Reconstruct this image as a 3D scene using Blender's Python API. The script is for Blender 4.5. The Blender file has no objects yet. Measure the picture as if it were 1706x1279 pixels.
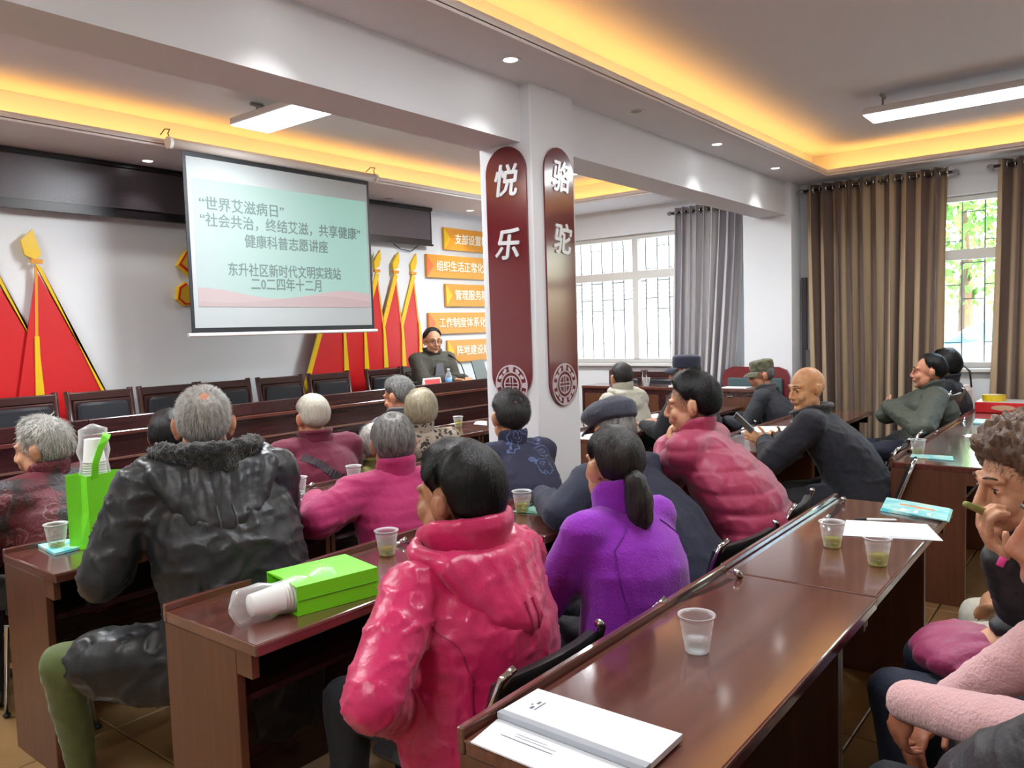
import bpy, bmesh, math, random
import numpy as np
from mathutils import Vector, Matrix
random.seed(7); RNG = np.random.RandomState(11)
S = bpy.context.scene
COL = S.collection
V = Vector

# ---------------------------------------------------------------- camera, world, exposure
CAMH = 1.55
FPX = 1314.69
RM = np.array([[0.61794838, 0.07254452, -0.78216564], [-0.78537301, 0.01831944, -0.6191144], [-0.03041779, 0.99678128, 0.06819706]])
cd = bpy.data.cameras.new('camera'); cam = bpy.data.objects.new('camera', cd); COL.objects.link(cam)
cd.sensor_fit = 'HORIZONTAL'; cd.sensor_width = 36.0; cd.lens = 36.0 * FPX / 1706.0; cd.clip_start = 0.02
m4 = Matrix([list(RM[0]) + [0], list(RM[1]) + [0], list(RM[2]) + [CAMH], [0, 0, 0, 1]])
cam.matrix_world = m4; S.camera = cam
S.view_settings.view_transform = 'Standard'; S.view_settings.look = 'None'
S.view_settings.exposure = 0.05; S.view_settings.gamma = 1.0; S.view_settings.use_curve_mapping = False

W = bpy.data.worlds.new('world'); S.world = W; W.use_nodes = True
wn = W.node_tree; wn.nodes.clear()
sky = wn.nodes.new('ShaderNodeTexSky'); sky.sky_type = 'NISHITA'; sky.sun_disc = False; sky.sun_elevation = math.radians(38); sky.sun_rotation = math.radians(200); sky.air_density = 1.3; sky.dust_density = 3.0
bg = wn.nodes.new('ShaderNodeBackground'); bg.inputs['Strength'].default_value = 2.9
wo = wn.nodes.new('ShaderNodeOutputWorld')
wn.links.new(sky.outputs[0], bg.inputs['Color']); wn.links.new(bg.outputs[0], wo.inputs['Surface'])
S.cycles.use_denoising = True
S.cycles.max_bounces = 7; S.cycles.diffuse_bounces = 4; S.cycles.glossy_bounces = 3; S.cycles.transmission_bounces = 5; S.cycles.transparent_max_bounces = 12
S.cycles.sample_clamp_indirect = 4.0; S.cycles.caustics_reflective = False; S.cycles.caustics_refractive = False

PANEL_W = 46.0      # watts of every ceiling panel lamp
COVE_E = 21.0       # emission of the warm strips in the coves
DOWN_W = 3.0
WINDOW_PORTALS = True

def area(name, loc, sx, sy, power, color=(1, 1, 1), rot=(0, 0, 0), portal=False, spread=math.pi):
    l = bpy.data.lights.new(name, 'AREA'); l.shape = 'RECTANGLE'; l.size = sx; l.size_y = sy; l.energy = power; l.color = color; l.spread = spread
    o = bpy.data.objects.new(name, l); o.location = loc; o.rotation_euler = rot; COL.objects.link(o)
    if portal: l.cycles.is_portal = True
    return o
sun = bpy.data.lights.new('sun', 'SUN'); sun.energy = 3.5; sun.angle = 0.05; sun.color = (1, .96, .9)
so = bpy.data.objects.new('sun', sun); so.rotation_euler = (math.radians(50), 0, math.radians(-80 + 180)); COL.objects.link(so)

# ---------------------------------------------------------------- unprojection of measured points to real positions
def _ray(px, py): return RM @ np.array([px - 853.0, -(py - 639.5), -FPX])
def atz(px, py, z): r = _ray(px, py); t = (z - CAMH) / r[2]; return V((r[0] * t, r[1] * t, z))
def aty(px, py, y): r = _ray(px, py); t = y / r[1]; return V((r[0] * t, y, CAMH + r[2] * t))
def atd(px, py, d): r = _ray(px, py); t = d / FPX; return V((r[0] * t, r[1] * t, CAMH + r[2] * t))
def atx(px, py, x): r = _ray(px, py); t = x / r[0]; return V((x, r[1] * t, CAMH + r[2] * t))
TZ = 0.76

# ---------------------------------------------------------------- materials
def lin(c):
    return tuple(((x / 255.0) / 12.92 if x / 255.0 <= 0.04045 else ((x / 255.0 + 0.055) / 1.055) ** 2.4) for x in c)
MATS = {}
class NT:
    def __init__(s, m): s.t = m.node_tree; s.n = s.t.nodes; s.l = s.t.links
    def node(s, typ, **kw):
        n = s.n.new(typ)
        for k, v in kw.items(): setattr(n, k, v)
        return n
    def link(s, a, b): s.l.new(a, b)
def mat(name, rgb, rough=.5, metal=0.0, var=0.0, vscale=8.0, bump=0.0, bscale=60.0, coat=0.0, stretch=None, emis=None, estr=0.0, spec=.5, sheen=0.0, rgb2=None):
    """Principled material; var mixes in a second tone by noise, bump adds fine relief."""
    if name in MATS: return MATS[name]
    m = bpy.data.materials.new(name); m.use_nodes = True; MATS[name] = m
    T = NT(m); b = T.n['Principled BSDF']
    c = lin(rgb) + (1,)
    b.inputs['Base Color'].default_value = c; b.inputs['Roughness'].default_value = rough; b.inputs['Metallic'].default_value = metal
    b.inputs['Coat Weight'].default_value = coat; b.inputs['Coat Roughness'].default_value = .10; b.inputs['Coat IOR'].default_value = 1.65; b.inputs['Specular IOR Level'].default_value = spec
    if sheen: b.inputs['Sheen Weight'].default_value = sheen; b.inputs['Sheen Roughness'].default_value = .5
    if emis: b.inputs['Emission Color'].default_value = lin(emis) + (1,); b.inputs['Emission Strength'].default_value = estr
    tc = None
    if var or bump:
        tc = T.node('ShaderNodeTexCoord'); src = tc.outputs['Object']
        if stretch:
            mp = T.node('ShaderNodeMapping'); mp.inputs['Scale'].default_value = stretch; T.link(src, mp.inputs['Vector']); src = mp.outputs[0]
    if var:
        nz = T.node('ShaderNodeTexNoise'); nz.inputs['Scale'].default_value = vscale; nz.inputs['Detail'].default_value = 5; T.link(src, nz.inputs['Vector'])
        mx = T.node('ShaderNodeMix', data_type='RGBA'); rp = T.node('ShaderNodeMapRange'); rp.inputs[1].default_value = .35; rp.inputs[2].default_value = .68
        T.link(nz.outputs['Fac'], rp.inputs[0]); T.link(rp.outputs[0], mx.inputs[0])
        c2 = lin(rgb2) + (1,) if rgb2 else tuple(x * (1 - var) for x in c[:3]) + (1,)
        mx.inputs[6].default_value = c; mx.inputs[7].default_value = c2; T.link(mx.outputs[2], b.inputs['Base Color'])
    if bump:
        n2 = T.node('ShaderNodeTexNoise'); n2.inputs['Scale'].default_value = bscale; n2.inputs['Detail'].default_value = 4; T.link(src, n2.inputs['Vector'])
        bp = T.node('ShaderNodeBump'); bp.inputs['Strength'].default_value = bump; bp.inputs['Distance'].default_value = .01
        T.link(n2.outputs['Fac'], bp.inputs['Height']); T.link(bp.outputs[0], b.inputs['Normal'])
    return m
def emit(name, rgb, strength):
    if name in MATS: return MATS[name]
    m = bpy.data.materials.new(name); m.use_nodes = True; MATS[name] = m; T = NT(m); T.n.clear()
    e = T.node('ShaderNodeEmission'); o = T.node('ShaderNodeOutputMaterial'); e.inputs[0].default_value = lin(rgb) + (1,); e.inputs[1].default_value = strength
    T.link(e.outputs[0], o.inputs[0]); return m
def clear(name, rgb, body=.2, rough=.08, white=(255, 255, 255)):
    """thin clear plastic or glass: mostly transparent with a glossy and slightly milky body"""
    if name in MATS: return MATS[name]
    m = bpy.data.materials.new(name); m.use_nodes = True; MATS[name] = m; T = NT(m); T.n.clear()
    tr = T.node('ShaderNodeBsdfTransparent'); tr.inputs[0].default_value = lin(rgb) + (1,)
    p = T.node('ShaderNodeBsdfPrincipled'); p.inputs['Base Color'].default_value = lin(white) + (1,); p.inputs['Roughness'].default_value = rough
    fr = T.node('ShaderNodeLayerWeight'); fr.inputs[0].default_value = .35
    ma = T.node('ShaderNodeMath', operation='MULTIPLY_ADD'); ma.inputs[1].default_value = .5; ma.inputs[2].default_value = body; ma.use_clamp = True
    mx = T.node('ShaderNodeMixShader'); o = T.node('ShaderNodeOutputMaterial')
    T.link(fr.outputs['Facing'], ma.inputs[0]); T.link(ma.outputs[0], mx.inputs[0]); T.link(tr.outputs[0], mx.inputs[1]); T.link(p.outputs[0], mx.inputs[2]); T.link(mx.outputs[0], o.inputs[0])
    return m
def patterned(name, base, kind, c2, c3=None, scale=14.0, rough=.8, bump=.3):
    """printed or woven cloth: kind = rings (flower outlines), leopard, blotch"""
    if name in MATS: return MATS[name]
    m = mat(name, base, rough=rough, bump=bump, bscale=90); T = NT(m); b = T.n['Principled BSDF']
    tc = T.node('ShaderNodeTexCoord'); vo = T.node('ShaderNodeTexVoronoi'); vo.inputs['Scale'].default_value = scale
    nz = T.node('ShaderNodeTexNoise'); nz.inputs['Scale'].default_value = scale * 1.6; nz.inputs['Detail'].default_value = 3
    T.link(tc.outputs['Object'], nz.inputs['Vector'])
    ad = T.node('ShaderNodeMix', data_type='RGBA'); ad.blend_type = 'LINEAR_LIGHT'; ad.inputs[0].default_value = .03 if kind != 'rings' else .05
    T.link(tc.outputs['Object'], ad.inputs[6]); T.link(nz.outputs['Color'], ad.inputs[7]); T.link(ad.outputs[2], vo.inputs['Vector'])
    r = T.node('ShaderNodeValToRGB'); e = r.color_ramp.elements
    A, B = lin(base) + (1,), lin(c2) + (1,)
    if kind == 'rings':
        r.color_ramp.interpolation = 'LINEAR'
        e[0].position = 0; e[0].color = A; e[1].position = .9; e[1].color = A
        for p, c in ((.10, A), (.13, B), (.16, A), (.30, A), (.335, B), (.37, A)):
            x = e.new(p); x.color = c
        T.link(vo.outputs['Distance'], r.inputs[0])
        if c3:
            n2 = T.node('ShaderNodeTexNoise'); n2.inputs['Scale'].default_value = 6; T.link(tc.outputs['Object'], n2.inputs['Vector'])
            rr = T.node('ShaderNodeMapRange'); rr.inputs[1].default_value = .48; rr.inputs[2].default_value = .56; T.link(n2.outputs['Fac'], rr.inputs[0])
            mx = T.node('ShaderNodeMix', data_type='RGBA'); T.link(rr.outputs[0], mx.inputs[0]); T.link(r.outputs[0], mx.inputs[6]); mx.inputs[7].default_value = lin(c3) + (1,); T.link(mx.outputs[2], b.inputs['Base Color'])
            return m
    else:
        e[0].position = .36; e[0].color = B; e[1].position = .46; e[1].color = A
        T.link(vo.outputs['Distance'], r.inputs[0])
    T.link(r.outputs[0], b.inputs['Base Color']); return m

def wood(name, dark, light, rough, coat, axis='X'):
    if name in MATS: return MATS[name]
    st = {'X': (1.2, 22, 22), 'Z': (22, 22, 1.2), 'Y': (22, 1.2, 22)}[axis]
    return mat(name, dark, rough=rough, coat=coat, var=.5, vscale=2.2, stretch=st, rgb2=light, spec=.5)
M_WALL = mat('white_wall_paint', (230, 232, 234), .75, bump=.04, bscale=180)
M_CEIL = mat('ceiling_paint', (232, 231, 232), .85)
M_TOP = wood('glossy_dark_red_wood', (82, 42, 35), (102, 56, 46), .22, 1.0)
M_SIDE = wood('dark_red_side_wood', (84, 50, 34), (98, 60, 42), .35, .15, 'Z')
M_PANEL = wood('dark_front_wood', (48, 24, 24), (62, 33, 32), .25, .25)
M_EDGE = mat('pale_edge_band', (120, 84, 72), .3)
M_GAP = mat('dark_recess', (14, 10, 10), .6)
M_CHROME = mat('chrome_tube', (200, 200, 200), .12, metal=1.0)
M_BLACKPAD = mat('black_padded_vinyl', (34, 35, 38), .45, bump=.1, bscale=120)
M_LEATHER = mat('black_leather', (46, 48, 54), .35, bump=.12, bscale=150)
M_WHITE = mat('white_plastic', (235, 235, 232), .4)
M_PAPER = mat('white_paper', (232, 234, 238), .8)
M_GREY = mat('grey_plastic', (130, 132, 134), .5)
M_BLACK = mat('black_plastic', (22, 22, 24), .4)
M_GREEN = mat('lime_green_nonwoven', (110, 214, 20), .55, bump=.15, bscale=220)
M_GOLD = mat('gold_yellow_acrylic', (232, 190, 30), .3)
M_ORANGE = mat('golden_orange_acrylic', (222, 150, 45), .25)
M_RED = mat('red_acrylic', (205, 34, 38), .3)
M_MAROON = mat('maroon_gloss_board', (104, 30, 36), .14, coat=.4)
M_SILVER = mat('silver_letter', (205, 205, 208), .35, metal=.3)
M_SKIN = None

# ---------------------------------------------------------------- mesh builder
class MB:
    def __init__(s): s.v = []; s.f = []; s.mi = []; s.cm = 0
    def add(s, vs, fs):
        b = len(s.v); s.v += [tuple(v) for v in vs]; s.f += [tuple(b + i for i in f) for f in fs]; s.mi += [s.cm] * len(fs); return s
    def box(s, lo, hi, bev=0.0):
        x0, y0, z0 = lo; x1, y1, z1 = hi
        if bev <= 0:
            return s.add([(x0, y0, z0), (x1, y0, z0), (x1, y1, z0), (x0, y1, z0), (x0, y0, z1), (x1, y0, z1), (x1, y1, z1), (x0, y1, z1)],
                         [(0, 3, 2, 1), (4, 5, 6, 7), (0, 1, 5, 4), (1, 2, 6, 5), (2, 3, 7, 6), (3, 0, 4, 7)])
        b = min(bev, (x1 - x0) / 2.01, (y1 - y0) / 2.01, (z1 - z0) / 2.01)
        rings = []
        for z, i in ((z0, b), (z0 + b, 0), (z1 - b, 0), (z1, b)):
            c = b if i == 0 else b * .4; X0, X1, Y0, Y1 = x0 + i, x1 - i, y0 + i, y1 - i
            rings.append([(X0 + c, Y0, z), (X1 - c, Y0, z), (X1, Y0 + c, z), (X1, Y1 - c, z), (X1 - c, Y1, z), (X0 + c, Y1, z), (X0, Y1 - c, z), (X0, Y0 + c, z)])
        return s.rings(rings, True)
    def rings(s, rings, caps=True, closed=True):
        n = len(rings[0]); vs = [p for r in rings for p in r]; fs = []
        for k in range(len(rings) - 1):
            for i in range(n if closed else n - 1):
                j = (i + 1) % n; fs.append((k * n + i, k * n + j, (k + 1) * n + j, (k + 1) * n + i))
        if caps:
            fs.append(tuple(range(n))[::-1]); fs.append(tuple((len(rings) - 1) * n + i for i in range(n)))
        return s.add(vs, fs)
    def tube(s, pts, r, n=8, caps=True):
        pts = [V(p) for p in pts]; rs = r if isinstance(r, (list, tuple)) else [r] * len(pts); rings = []
        t0 = (pts[1] - pts[0]).normalized(); up = V((0, 0, 1)) if abs(t0.z) < .9 else V((1, 0, 0)); a = t0.cross(up).normalized()
        for i, p in enumerate(pts):
            t = (pts[min(i + 1, len(pts) - 1)] - pts[max(i - 1, 0)]).normalized()
            a = (a - t * a.dot(t)).normalized(); b = t.cross(a)
            rings.append([p + (a * math.cos(2 * math.pi * k / n) + b * math.sin(2 * math.pi * k / n)) * rs[i] for k in range(n)])
        return s.rings(rings, caps)
    def lathe(s, prof, c=(0, 0, 0), n=24, caps=False):
        return s.rings([[(c[0] + r * math.cos(2 * math.pi * k / n), c[1] + r * math.sin(2 * math.pi * k / n), c[2] + z) for k in range(n)] for r, z in prof], caps)
    def ell(s, c, r, R=None, nu=14, nv=9):
        c = V(c); rings = []
        for j in range(nv + 1):
            th = math.pi * j / nv; th = min(max(th, .05), math.pi - .05)
            ring = []
            for i in range(nu):
                ph = 2 * math.pi * i / nu
                p = V((r[0] * math.sin(th) * math.cos(ph), r[1] * math.sin(th) * math.sin(ph), -r[2] * math.cos(th)))
                ring.append(c + (R @ p if R else p))
            rings.append(ring)
        return s.rings(rings, True)
    def cap(s, p0, p1, r0, r1, n=12, sx=1.0, side=None):
        """tapered capsule"""
        p0, p1 = V(p0), V(p1); t = (p1 - p0); L = t.length
        if L < 1e-6: return s
        t.normalize(); up = V(side) if side is not None else (V((0, 0, 1)) if abs(t.z) < .9 else V((0, 1, 0)))
        a = (up - t * up.dot(t)).normalized(); b = t.cross(a); rings = []
        for k in range(4):
            an = math.pi / 2 * (1 - k / 4 * 1.0); q = max(math.cos(an), .08); rings.append((p0 - t * r0 * math.sin(an), r0 * q))
        rings.append((p0, r0)); rings.append((p0.lerp(p1, .5), (r0 + r1) / 2)); rings.append((p1, r1))
        for k in range(1, 5):
            an = math.pi / 2 * k / 4; q = max(math.cos(an), .08); rings.append((p1 + t * r1 * math.sin(an), r1 * q))
        return s.rings([[c + a * (r * sx * math.cos(2 * math.pi * k / n)) + b * (r * math.sin(2 * math.pi * k / n)) for k in range(n)] for c, r in rings], True)
    def chain(s, pts, rs, n=12):
        for i in range(len(pts) - 1): s.cap(pts[i], pts[i + 1], rs[i], rs[i + 1], n)
        return s
    def prism(s, poly, fn, d0, d1):
        """polygon (u,v) extruded between depths; fn(u,v,d) gives the point"""
        n = len(poly); vs = [fn(u, v, d0) for u, v in poly] + [fn(u, v, d1) for u, v in poly]
        fs = [tuple(range(n))[::-1], tuple(range(n, 2 * n))] + [(i, (i + 1) % n, n + (i + 1) % n, n + i) for i in range(n)]
        return s.add(vs, fs)
    def mesh(s, name, mats, smooth=False):
        me = bpy.data.meshes.new(name); me.from_pydata(s.v, [], s.f)
        for m in (mats if isinstance(mats, (list, tuple)) else [mats]): me.materials.append(m)
        if any(s.mi): me.polygons.foreach_set('material_index', s.mi)
        bm = bmesh.new(); bm.from_mesh(me); bmesh.ops.recalc_face_normals(bm, faces=bm.faces); bm.to_mesh(me); bm.free()
        if smooth: me.shade_smooth()
        return me
def link(name, me, parent=None, loc=None):
    o = bpy.data.objects.new(name, me); COL.objects.link(o)
    if parent: o.parent = parent
    if loc is not None: o.location = loc
    return o
def obj(name, mb, mats, parent=None, smooth=False, loc=None):
    return link(name, mb.mesh(name, mats, smooth), parent, loc)
def autosmooth(o, deg=40):
    o.data.shade_smooth()
    try: o.data.set_sharp_from_angle(angle=math.radians(deg))
    except Exception: pass
    return o
def tag(o, label, cat, group=None, kind=None):
    o['label'] = label; o['category'] = cat
    if group: o['group'] = group
    if kind: o['kind'] = kind
    return o
def empty(name, loc=(0, 0, 0), rz=0.0):
    o = bpy.data.objects.new(name, None); COL.objects.link(o); o.location = loc; o.rotation_euler = (0, 0, rz); o.empty_display_size = .1; return o
def thing(name, label, cat, loc=(0, 0, 0), rz=0.0, group=None): return tag(empty(name, loc, rz), label, cat, group)
def struct(name, mb, m, parent=None, smooth=False):
    o = obj(name, mb, m, parent, smooth)
    if not parent: o['kind'] = 'structure'
    return o
def dup(root, loc, rz, label=None, group=None):
    r = root.copy(); COL.objects.link(r); r.location = loc; r.rotation_euler = (0, 0, rz)
    if label: r['label'] = label
    if group: r['group'] = group
    for ch in list(root.children):
        c = ch.copy(); COL.objects.link(c); c.parent = r
        for g in ch.children:
            d = g.copy(); COL.objects.link(d); d.parent = c
    return r
DG = bpy.context.evaluated_depsgraph_get
def evaluated(o):
    bpy.context.view_layer.update(); dg = DG(); return bpy.data.meshes.new_from_object(o.evaluated_get(dg))
def text_mesh(body, size, extrude, bold, m, mtx, name='lettering', parent=None, align='CENTER', width=None, shear=0.0):
    c = bpy.data.curves.new(name, 'FONT'); c.body = body; c.size = size; c.extrude = extrude; c.offset = 0; c.align_x = align; c.align_y = 'CENTER'; c.resolution_u = 2; c.shear = shear
    o = bpy.data.objects.new(name, c); COL.objects.link(o); me = evaluated(o); bpy.data.objects.remove(o)
    if bold:
        vs = [v.co.copy() for v in me.vertices]; fs = [tuple(p.vertices) for p in me.polygons]; m2 = bpy.data.meshes.new(name); n = len(vs); VV, FF = [], []
        for q, (dx, dy) in enumerate(((-bold, 0), (bold, 0), (0, bold * .8), (0, -bold * .8))): VV += [(v.x + dx, v.y + dy, v.z + .00005 * q) for v in vs]; FF += [tuple(i + n * q for i in f) for f in fs]
        m2.from_pydata(VV, [], FF); me = m2
    if width:
        xs = [v.co.x for v in me.vertices]; w = max(xs) - min(xs); k = width / w
        me.transform(Matrix.Diagonal((k, 1, 1, 1)))
    me.transform(mtx); me.materials.clear(); me.materials.append(m); me.name = name
    return link(name, me, parent)
FRONT = Matrix.Rotation(math.pi / 2, 4, 'X')                      # text on a wall that faces -Y
LEFTF = Matrix.Rotation(-math.pi / 2, 4, 'Z') @ FRONT             # text on a wall that faces -X
# ---------------------------------------------------------------- the room
XL, XR, YB, YF = -2.6, 8.0, -1.6, 6.08      # inside faces of the walls
ZC, ZS = 3.12, 2.89                        # ceiling, dropped soffit
PX0, PX1, PY0, PY1 = 3.52, 3.94, 2.60, 2.97  # pillar
fl = MB(); fl.box((XL - .2, YB - .2, -.2), (XR + .2, YF + .2, -.012)); floor = struct('floor', fl, mat('floor_grout', (96, 74, 50), .8))
tile_me = MB().box((0.003, 0.003, -.012), (.797, .797, 0), .003).mesh('floor_tile', mat('brown_floor_tile', (150, 116, 76), .25, var=.25, vscale=3, coat=.2))
i = 0
for ix in range(14):
    for iy in range(10):
        x, y = XL + ix * .8, YB + iy * .8
        if x + .75 > XR or y + .75 > YF: continue
        link('floor_tile', tile_me, floor, (x, y, 0))
ce = MB(); ce.box((XL - .2, YB - .2, ZC), (XR + .2, YF + .2, ZC + .15)); struct('ceiling', ce, M_CEIL)
wb = MB(); wb.box((XL - .2, YF, -.2), (XR + .2, YF + .2, ZC)); struct('wall_front', wb, M_WALL)
wb = MB(); wb.box((XL - .2, YB - .2, -.2), (XR + .2, YB, ZC)); struct('wall_back', wb, M_WALL)
wb = MB(); wb.box((XL - .2, YB, -.2), (XL, YF, ZC)); struct('wall_left', wb, M_WALL)
# window wall with three openings
W1 = (3.32, 5.72, 1.13, 2.60); W2 = (0.35, 1.62, 1.09, 2.62); W3 = (-1.2, .05, 1.09, 2.62)
wr = MB()
ys = [YB - .2, W3[0], W3[1], W2[0], W2[1], W1[0], W1[1], YF + .2]
for k in range(0, 8, 2): wr.box((XR, ys[k], -.2), (XR + .24, ys[k + 1], ZC))
for w in (W1, W2, W3):
    wr.box((XR, w[0], -.2), (XR + .24, w[1], w[2])); wr.box((XR, w[0], w[3]), (XR + .24, w[1], ZC))
struct('wall_right', wr, M_WALL)
pl = MB(); pl.box((7.73, 2.62, 0), (XR, 3.10, ZC)); struct('wall_right_pilaster', pl, M_WALL)
pl = MB(); pl.box((PX0, PY0, 0), (PX1, PY1, ZC), .006); pillar = struct('pillar', pl, M_WALL)
bm_ = MB(); bm_.box((XL, 2.67, 2.58), (XR, 2.96, ZC)); struct('ceiling_beam', bm_, M_WALL)
# dropped soffits around the two ceiling recesses, with a raised lip that hides the warm light strips
def soffit(name, o, i, lip=.055, thick=.02):
    """o = outer rectangle (x0,y0,x1,y1), i = opening; boards carry a lip around the opening"""
    m = MB(); z0, z1 = ZS, ZS + thick
    for a in ((o[0], o[1], o[2], i[1]), (o[0], i[3], o[2], o[3]), (o[0], i[1], i[0], i[3]), (i[2], i[1], o[2], i[3])):
        if a[2] - a[0] > .01 and a[3] - a[1] > .01: m.box((a[0], a[1], z0), (a[2], a[3], z1))
    t = .018
    for a in ((i[0] - t, i[1] - t, i[2] + t, i[1]), (i[0] - t, i[3], i[2] + t, i[3] + t), (i[0] - t, i[1], i[0], i[3]), (i[2], i[1], i[2] + t, i[3])):
        m.box((a[0], a[1], z1 - .005), (a[2], a[3], ZS + lip))
    struct(name, m, M_CEIL)
    r = .19                                          # the closing boards (riser) behind the trough
    q = MB()
    for a in ((i[0] - r - .02, i[1] - r - .02, i[2] + r + .02, i[1] - r), (i[0] - r - .02, i[3] + r, i[2] + r + .02, i[3] + r + .02), (i[0] - r - .02, i[1] - r, i[0] - r, i[3] + r), (i[2] + r, i[1] - r, i[2] + r + .02, i[3] + r)):
        q.box((a[0], a[1], z1), (a[2], a[3], ZC - .0005))
    struct(name + '_riser', q, M_CEIL)
    led = emit('warm_led', (255, 184, 88), COVE_E)
    e = .075
    for k, a in enumerate(((i[0], i[1] - e - .01, i[2], i[1] - e + .01), (i[0], i[3] + e - .01, i[2], i[3] + e + .01), (i[0] - e - .01, i[1], i[0] - e + .01, i[3]), (i[2] + e - .01, i[1], i[2] + e + .01, i[3]))):
        s = MB(); s.box((a[0], a[1], z1 + .002), (a[2], a[3], z1 + .012))
        tag(obj('light_strip', s, led), 'warm light strip behind the %s lip of the %s ceiling recess' % (('rear', 'front', 'left', 'window-side')[k], 'near' if 'near' in name else 'far'), 'light strip', 'warm strips in the ceiling recesses')
soffit('ceiling_soffit_near', (XL, YB, XR, 2.67), (-1.6, -1.0, 7.68, 2.27))
soffit('ceiling_soffit_far', (XL, 2.96, XR, YF), (-1.6, 3.35, 7.27, 5.30))
bb = MB(); bb.box((XL, YF - .012, 0), (XR, YF, .1)); struct('baseboard_front', bb, M_PANEL)

# windows: aluminium frame, mullion, transom, panes, security grille outside
M_ALU = mat('white_window_frame', (214, 212, 206), .45); M_IRON = mat('grille_iron', (70, 70, 72), .6)
M_PANE = clear('window_glass', (250, 253, 252), body=.02, rough=.03)
def window(n, w, mull, tz, dens):
    y0, y1, z0, z1 = w; X = XR + .07; f = MB(); t = .05
    f.box((X, y0, z0), (X + .07, y0 + t, z1)); f.box((X, y1 - t, z0), (X + .07, y1, z1)); f.box((X, y0, z0), (X + .07, y1, z0 + t)); f.box((X, y0, z1 - t), (X + .07, y1, z1))
    root = struct('window_%d' % n, f, M_ALU)
    b = MB(); b.box((X - .01, y0 + t, tz - .045), (X + .06, y1 - t, tz + .045)); obj('transom', b, M_ALU, root)
    for y in mull:
        b = MB(); b.box((X - .012, y - .035, z0 + t), (X + .06, y + .035, z1 - t)); obj('mullion', b, M_ALU, root)
    es = [y0 + t] + list(mull) + [y1 - t]
    for a, c in zip(es[:-1], es[1:]):
        for za, zb in ((z0 + t, tz - .045), (tz + .045, z1 - t)):
            b = MB(); b.box((X + .03, a + .02, za), (X + .036, c - .02, zb)); obj('pane', b, M_PANE, root)
    b = MB(); b.box((XR - .06, y0 - .05, z0 - .035), (XR + .08, y1 + .05, z0), .006); obj('sill', b, M_ALU, root)
    # wrought grille with an offset fret of verticals and short horizontals
    G = XR + .32; s = (y1 - y0) / dens
    vb = MB().box((-.006, -.006, 0), (.006, .006, z1 - z0 + .1)).mesh('grille_bar', M_IRON)
    hb = MB().box((-.005, 0, -.005), (.005, s, .005)).mesh('grille_bar', M_IRON)
    for k in range(dens + 1): link('grille_bar', vb, root, (G, y0 + k * s, z0 - .05))
    for k in range(dens):
        hs = (z0 + .02, z0 + .62, z0 + .95, z1 - .12) if k % 2 == 0 else (z0 + .22, z0 + .75, z1 - .38, z1 - .02)
        for h in hs: link('grille_bar', hb, root, (G, y0 + k * s, h))
window(1, W1, (4.52,), 2.14, 16)
window(2, W2, (), 2.10, 7)
window(3, W3, (), 2.10, 7)
for k, w in enumerate((W1, W2, W3)):
    area('window_portal', (XR + .26, (w[0] + w[1]) / 2, (w[2] + w[3]) / 2), w[3] - w[2], w[1] - w[0], 1, rot=(0, math.radians(90), 0), portal=True)
# dark pipe and skirting box on the wall beside the pilaster
cp = MB(); cp.box((7.955, 2.555, .9), (8.0, 2.60, 1.98)); struct('trim_1', cp, mat('dark_conduit', (96, 88, 92), .5))
cp = MB(); cp.box((7.9, 2.40, .3), (8.0, 2.55, 1.27), .01); struct('trim_2', cp, mat('grey_wall_box', (122, 118, 122), .6))

# ---------------------------------------------------------------- outside
M_OUTW = mat('pale_building_render', (236, 232, 226), .9, var=.06, vscale=1.5)
o = MB(); o.box((8.3, -14, -.4), (40, 30, .22)); struct('ground_outside', o, mat('concrete_yard', (176, 174, 170), .9, var=.15, vscale=2))
bd = thing('building', 'white rendered building across the yard seen through the barred window', 'building', (13.5, 8.5, .2))
o = MB(); o.box((0, -4.2, 0), (5, 5, 7)); obj('outer_wall', o, M_OUTW, bd)
o = MB()
for k in range(9): o.box((-.06, -4.0, 1.55 + k * .085), (0.0, 4.8, 1.59 + k * .085))
obj('louvre_band', o, mat('grey_louvre', (150, 146, 140), .6), bd)
for k in range(4):
    o = MB(); o.box((-.03, -3.4 + k * 2.1, 3.2), (.02, -2.2 + k * 2.1, 4.6)); obj('window', o, mat('dim_far_glass', (150, 160, 168), .1), bd)
M_LEAF = mat('sunny_leaf', (120, 168, 70), .6, var=.5, vscale=5, rgb2=(66, 112, 36))
def bush(x, y, z, rx, rz, n, label, trunk):
    t = thing('leafy_tree', label, 'tree', (x, y, .2))
    m = MB()
    for k in range(n):
        d = RNG.normal(size=3); d /= np.linalg.norm(d); r = RNG.rand() ** .4
        c = V((d[0] * rx * r, d[1] * rx * r, z + d[2] * rz * r)); a = V(RNG.normal(size=3)).normalized(); b = a.cross(V(RNG.normal(size=3))).normalized(); s = .06 + .06 * RNG.rand()
        m.add([c - a * s, c + b * s * .45, c + a * s, c - b * s * .45], [(0, 1, 2, 3)])
    f = obj('foliage', m, M_LEAF, t); f['kind'] = 'stuff'
    k = MB(); k.tube([(0, 0, 0), (.05, 0, z * .6), (0, .05, z)], [.12, .09, .04]); obj('trunk', k, mat('bark', (96, 78, 60), .9), t)
bush(14.2, 2.1, 3.3, 1.7, 1.9, 3200, 'sunlit green tree behind the parked white car', 1)
bush(15.8, -1.7, 3.6, 1.5, 1.6, 1600, 'second leafy tree farther off to the right of the first', 1)
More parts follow.
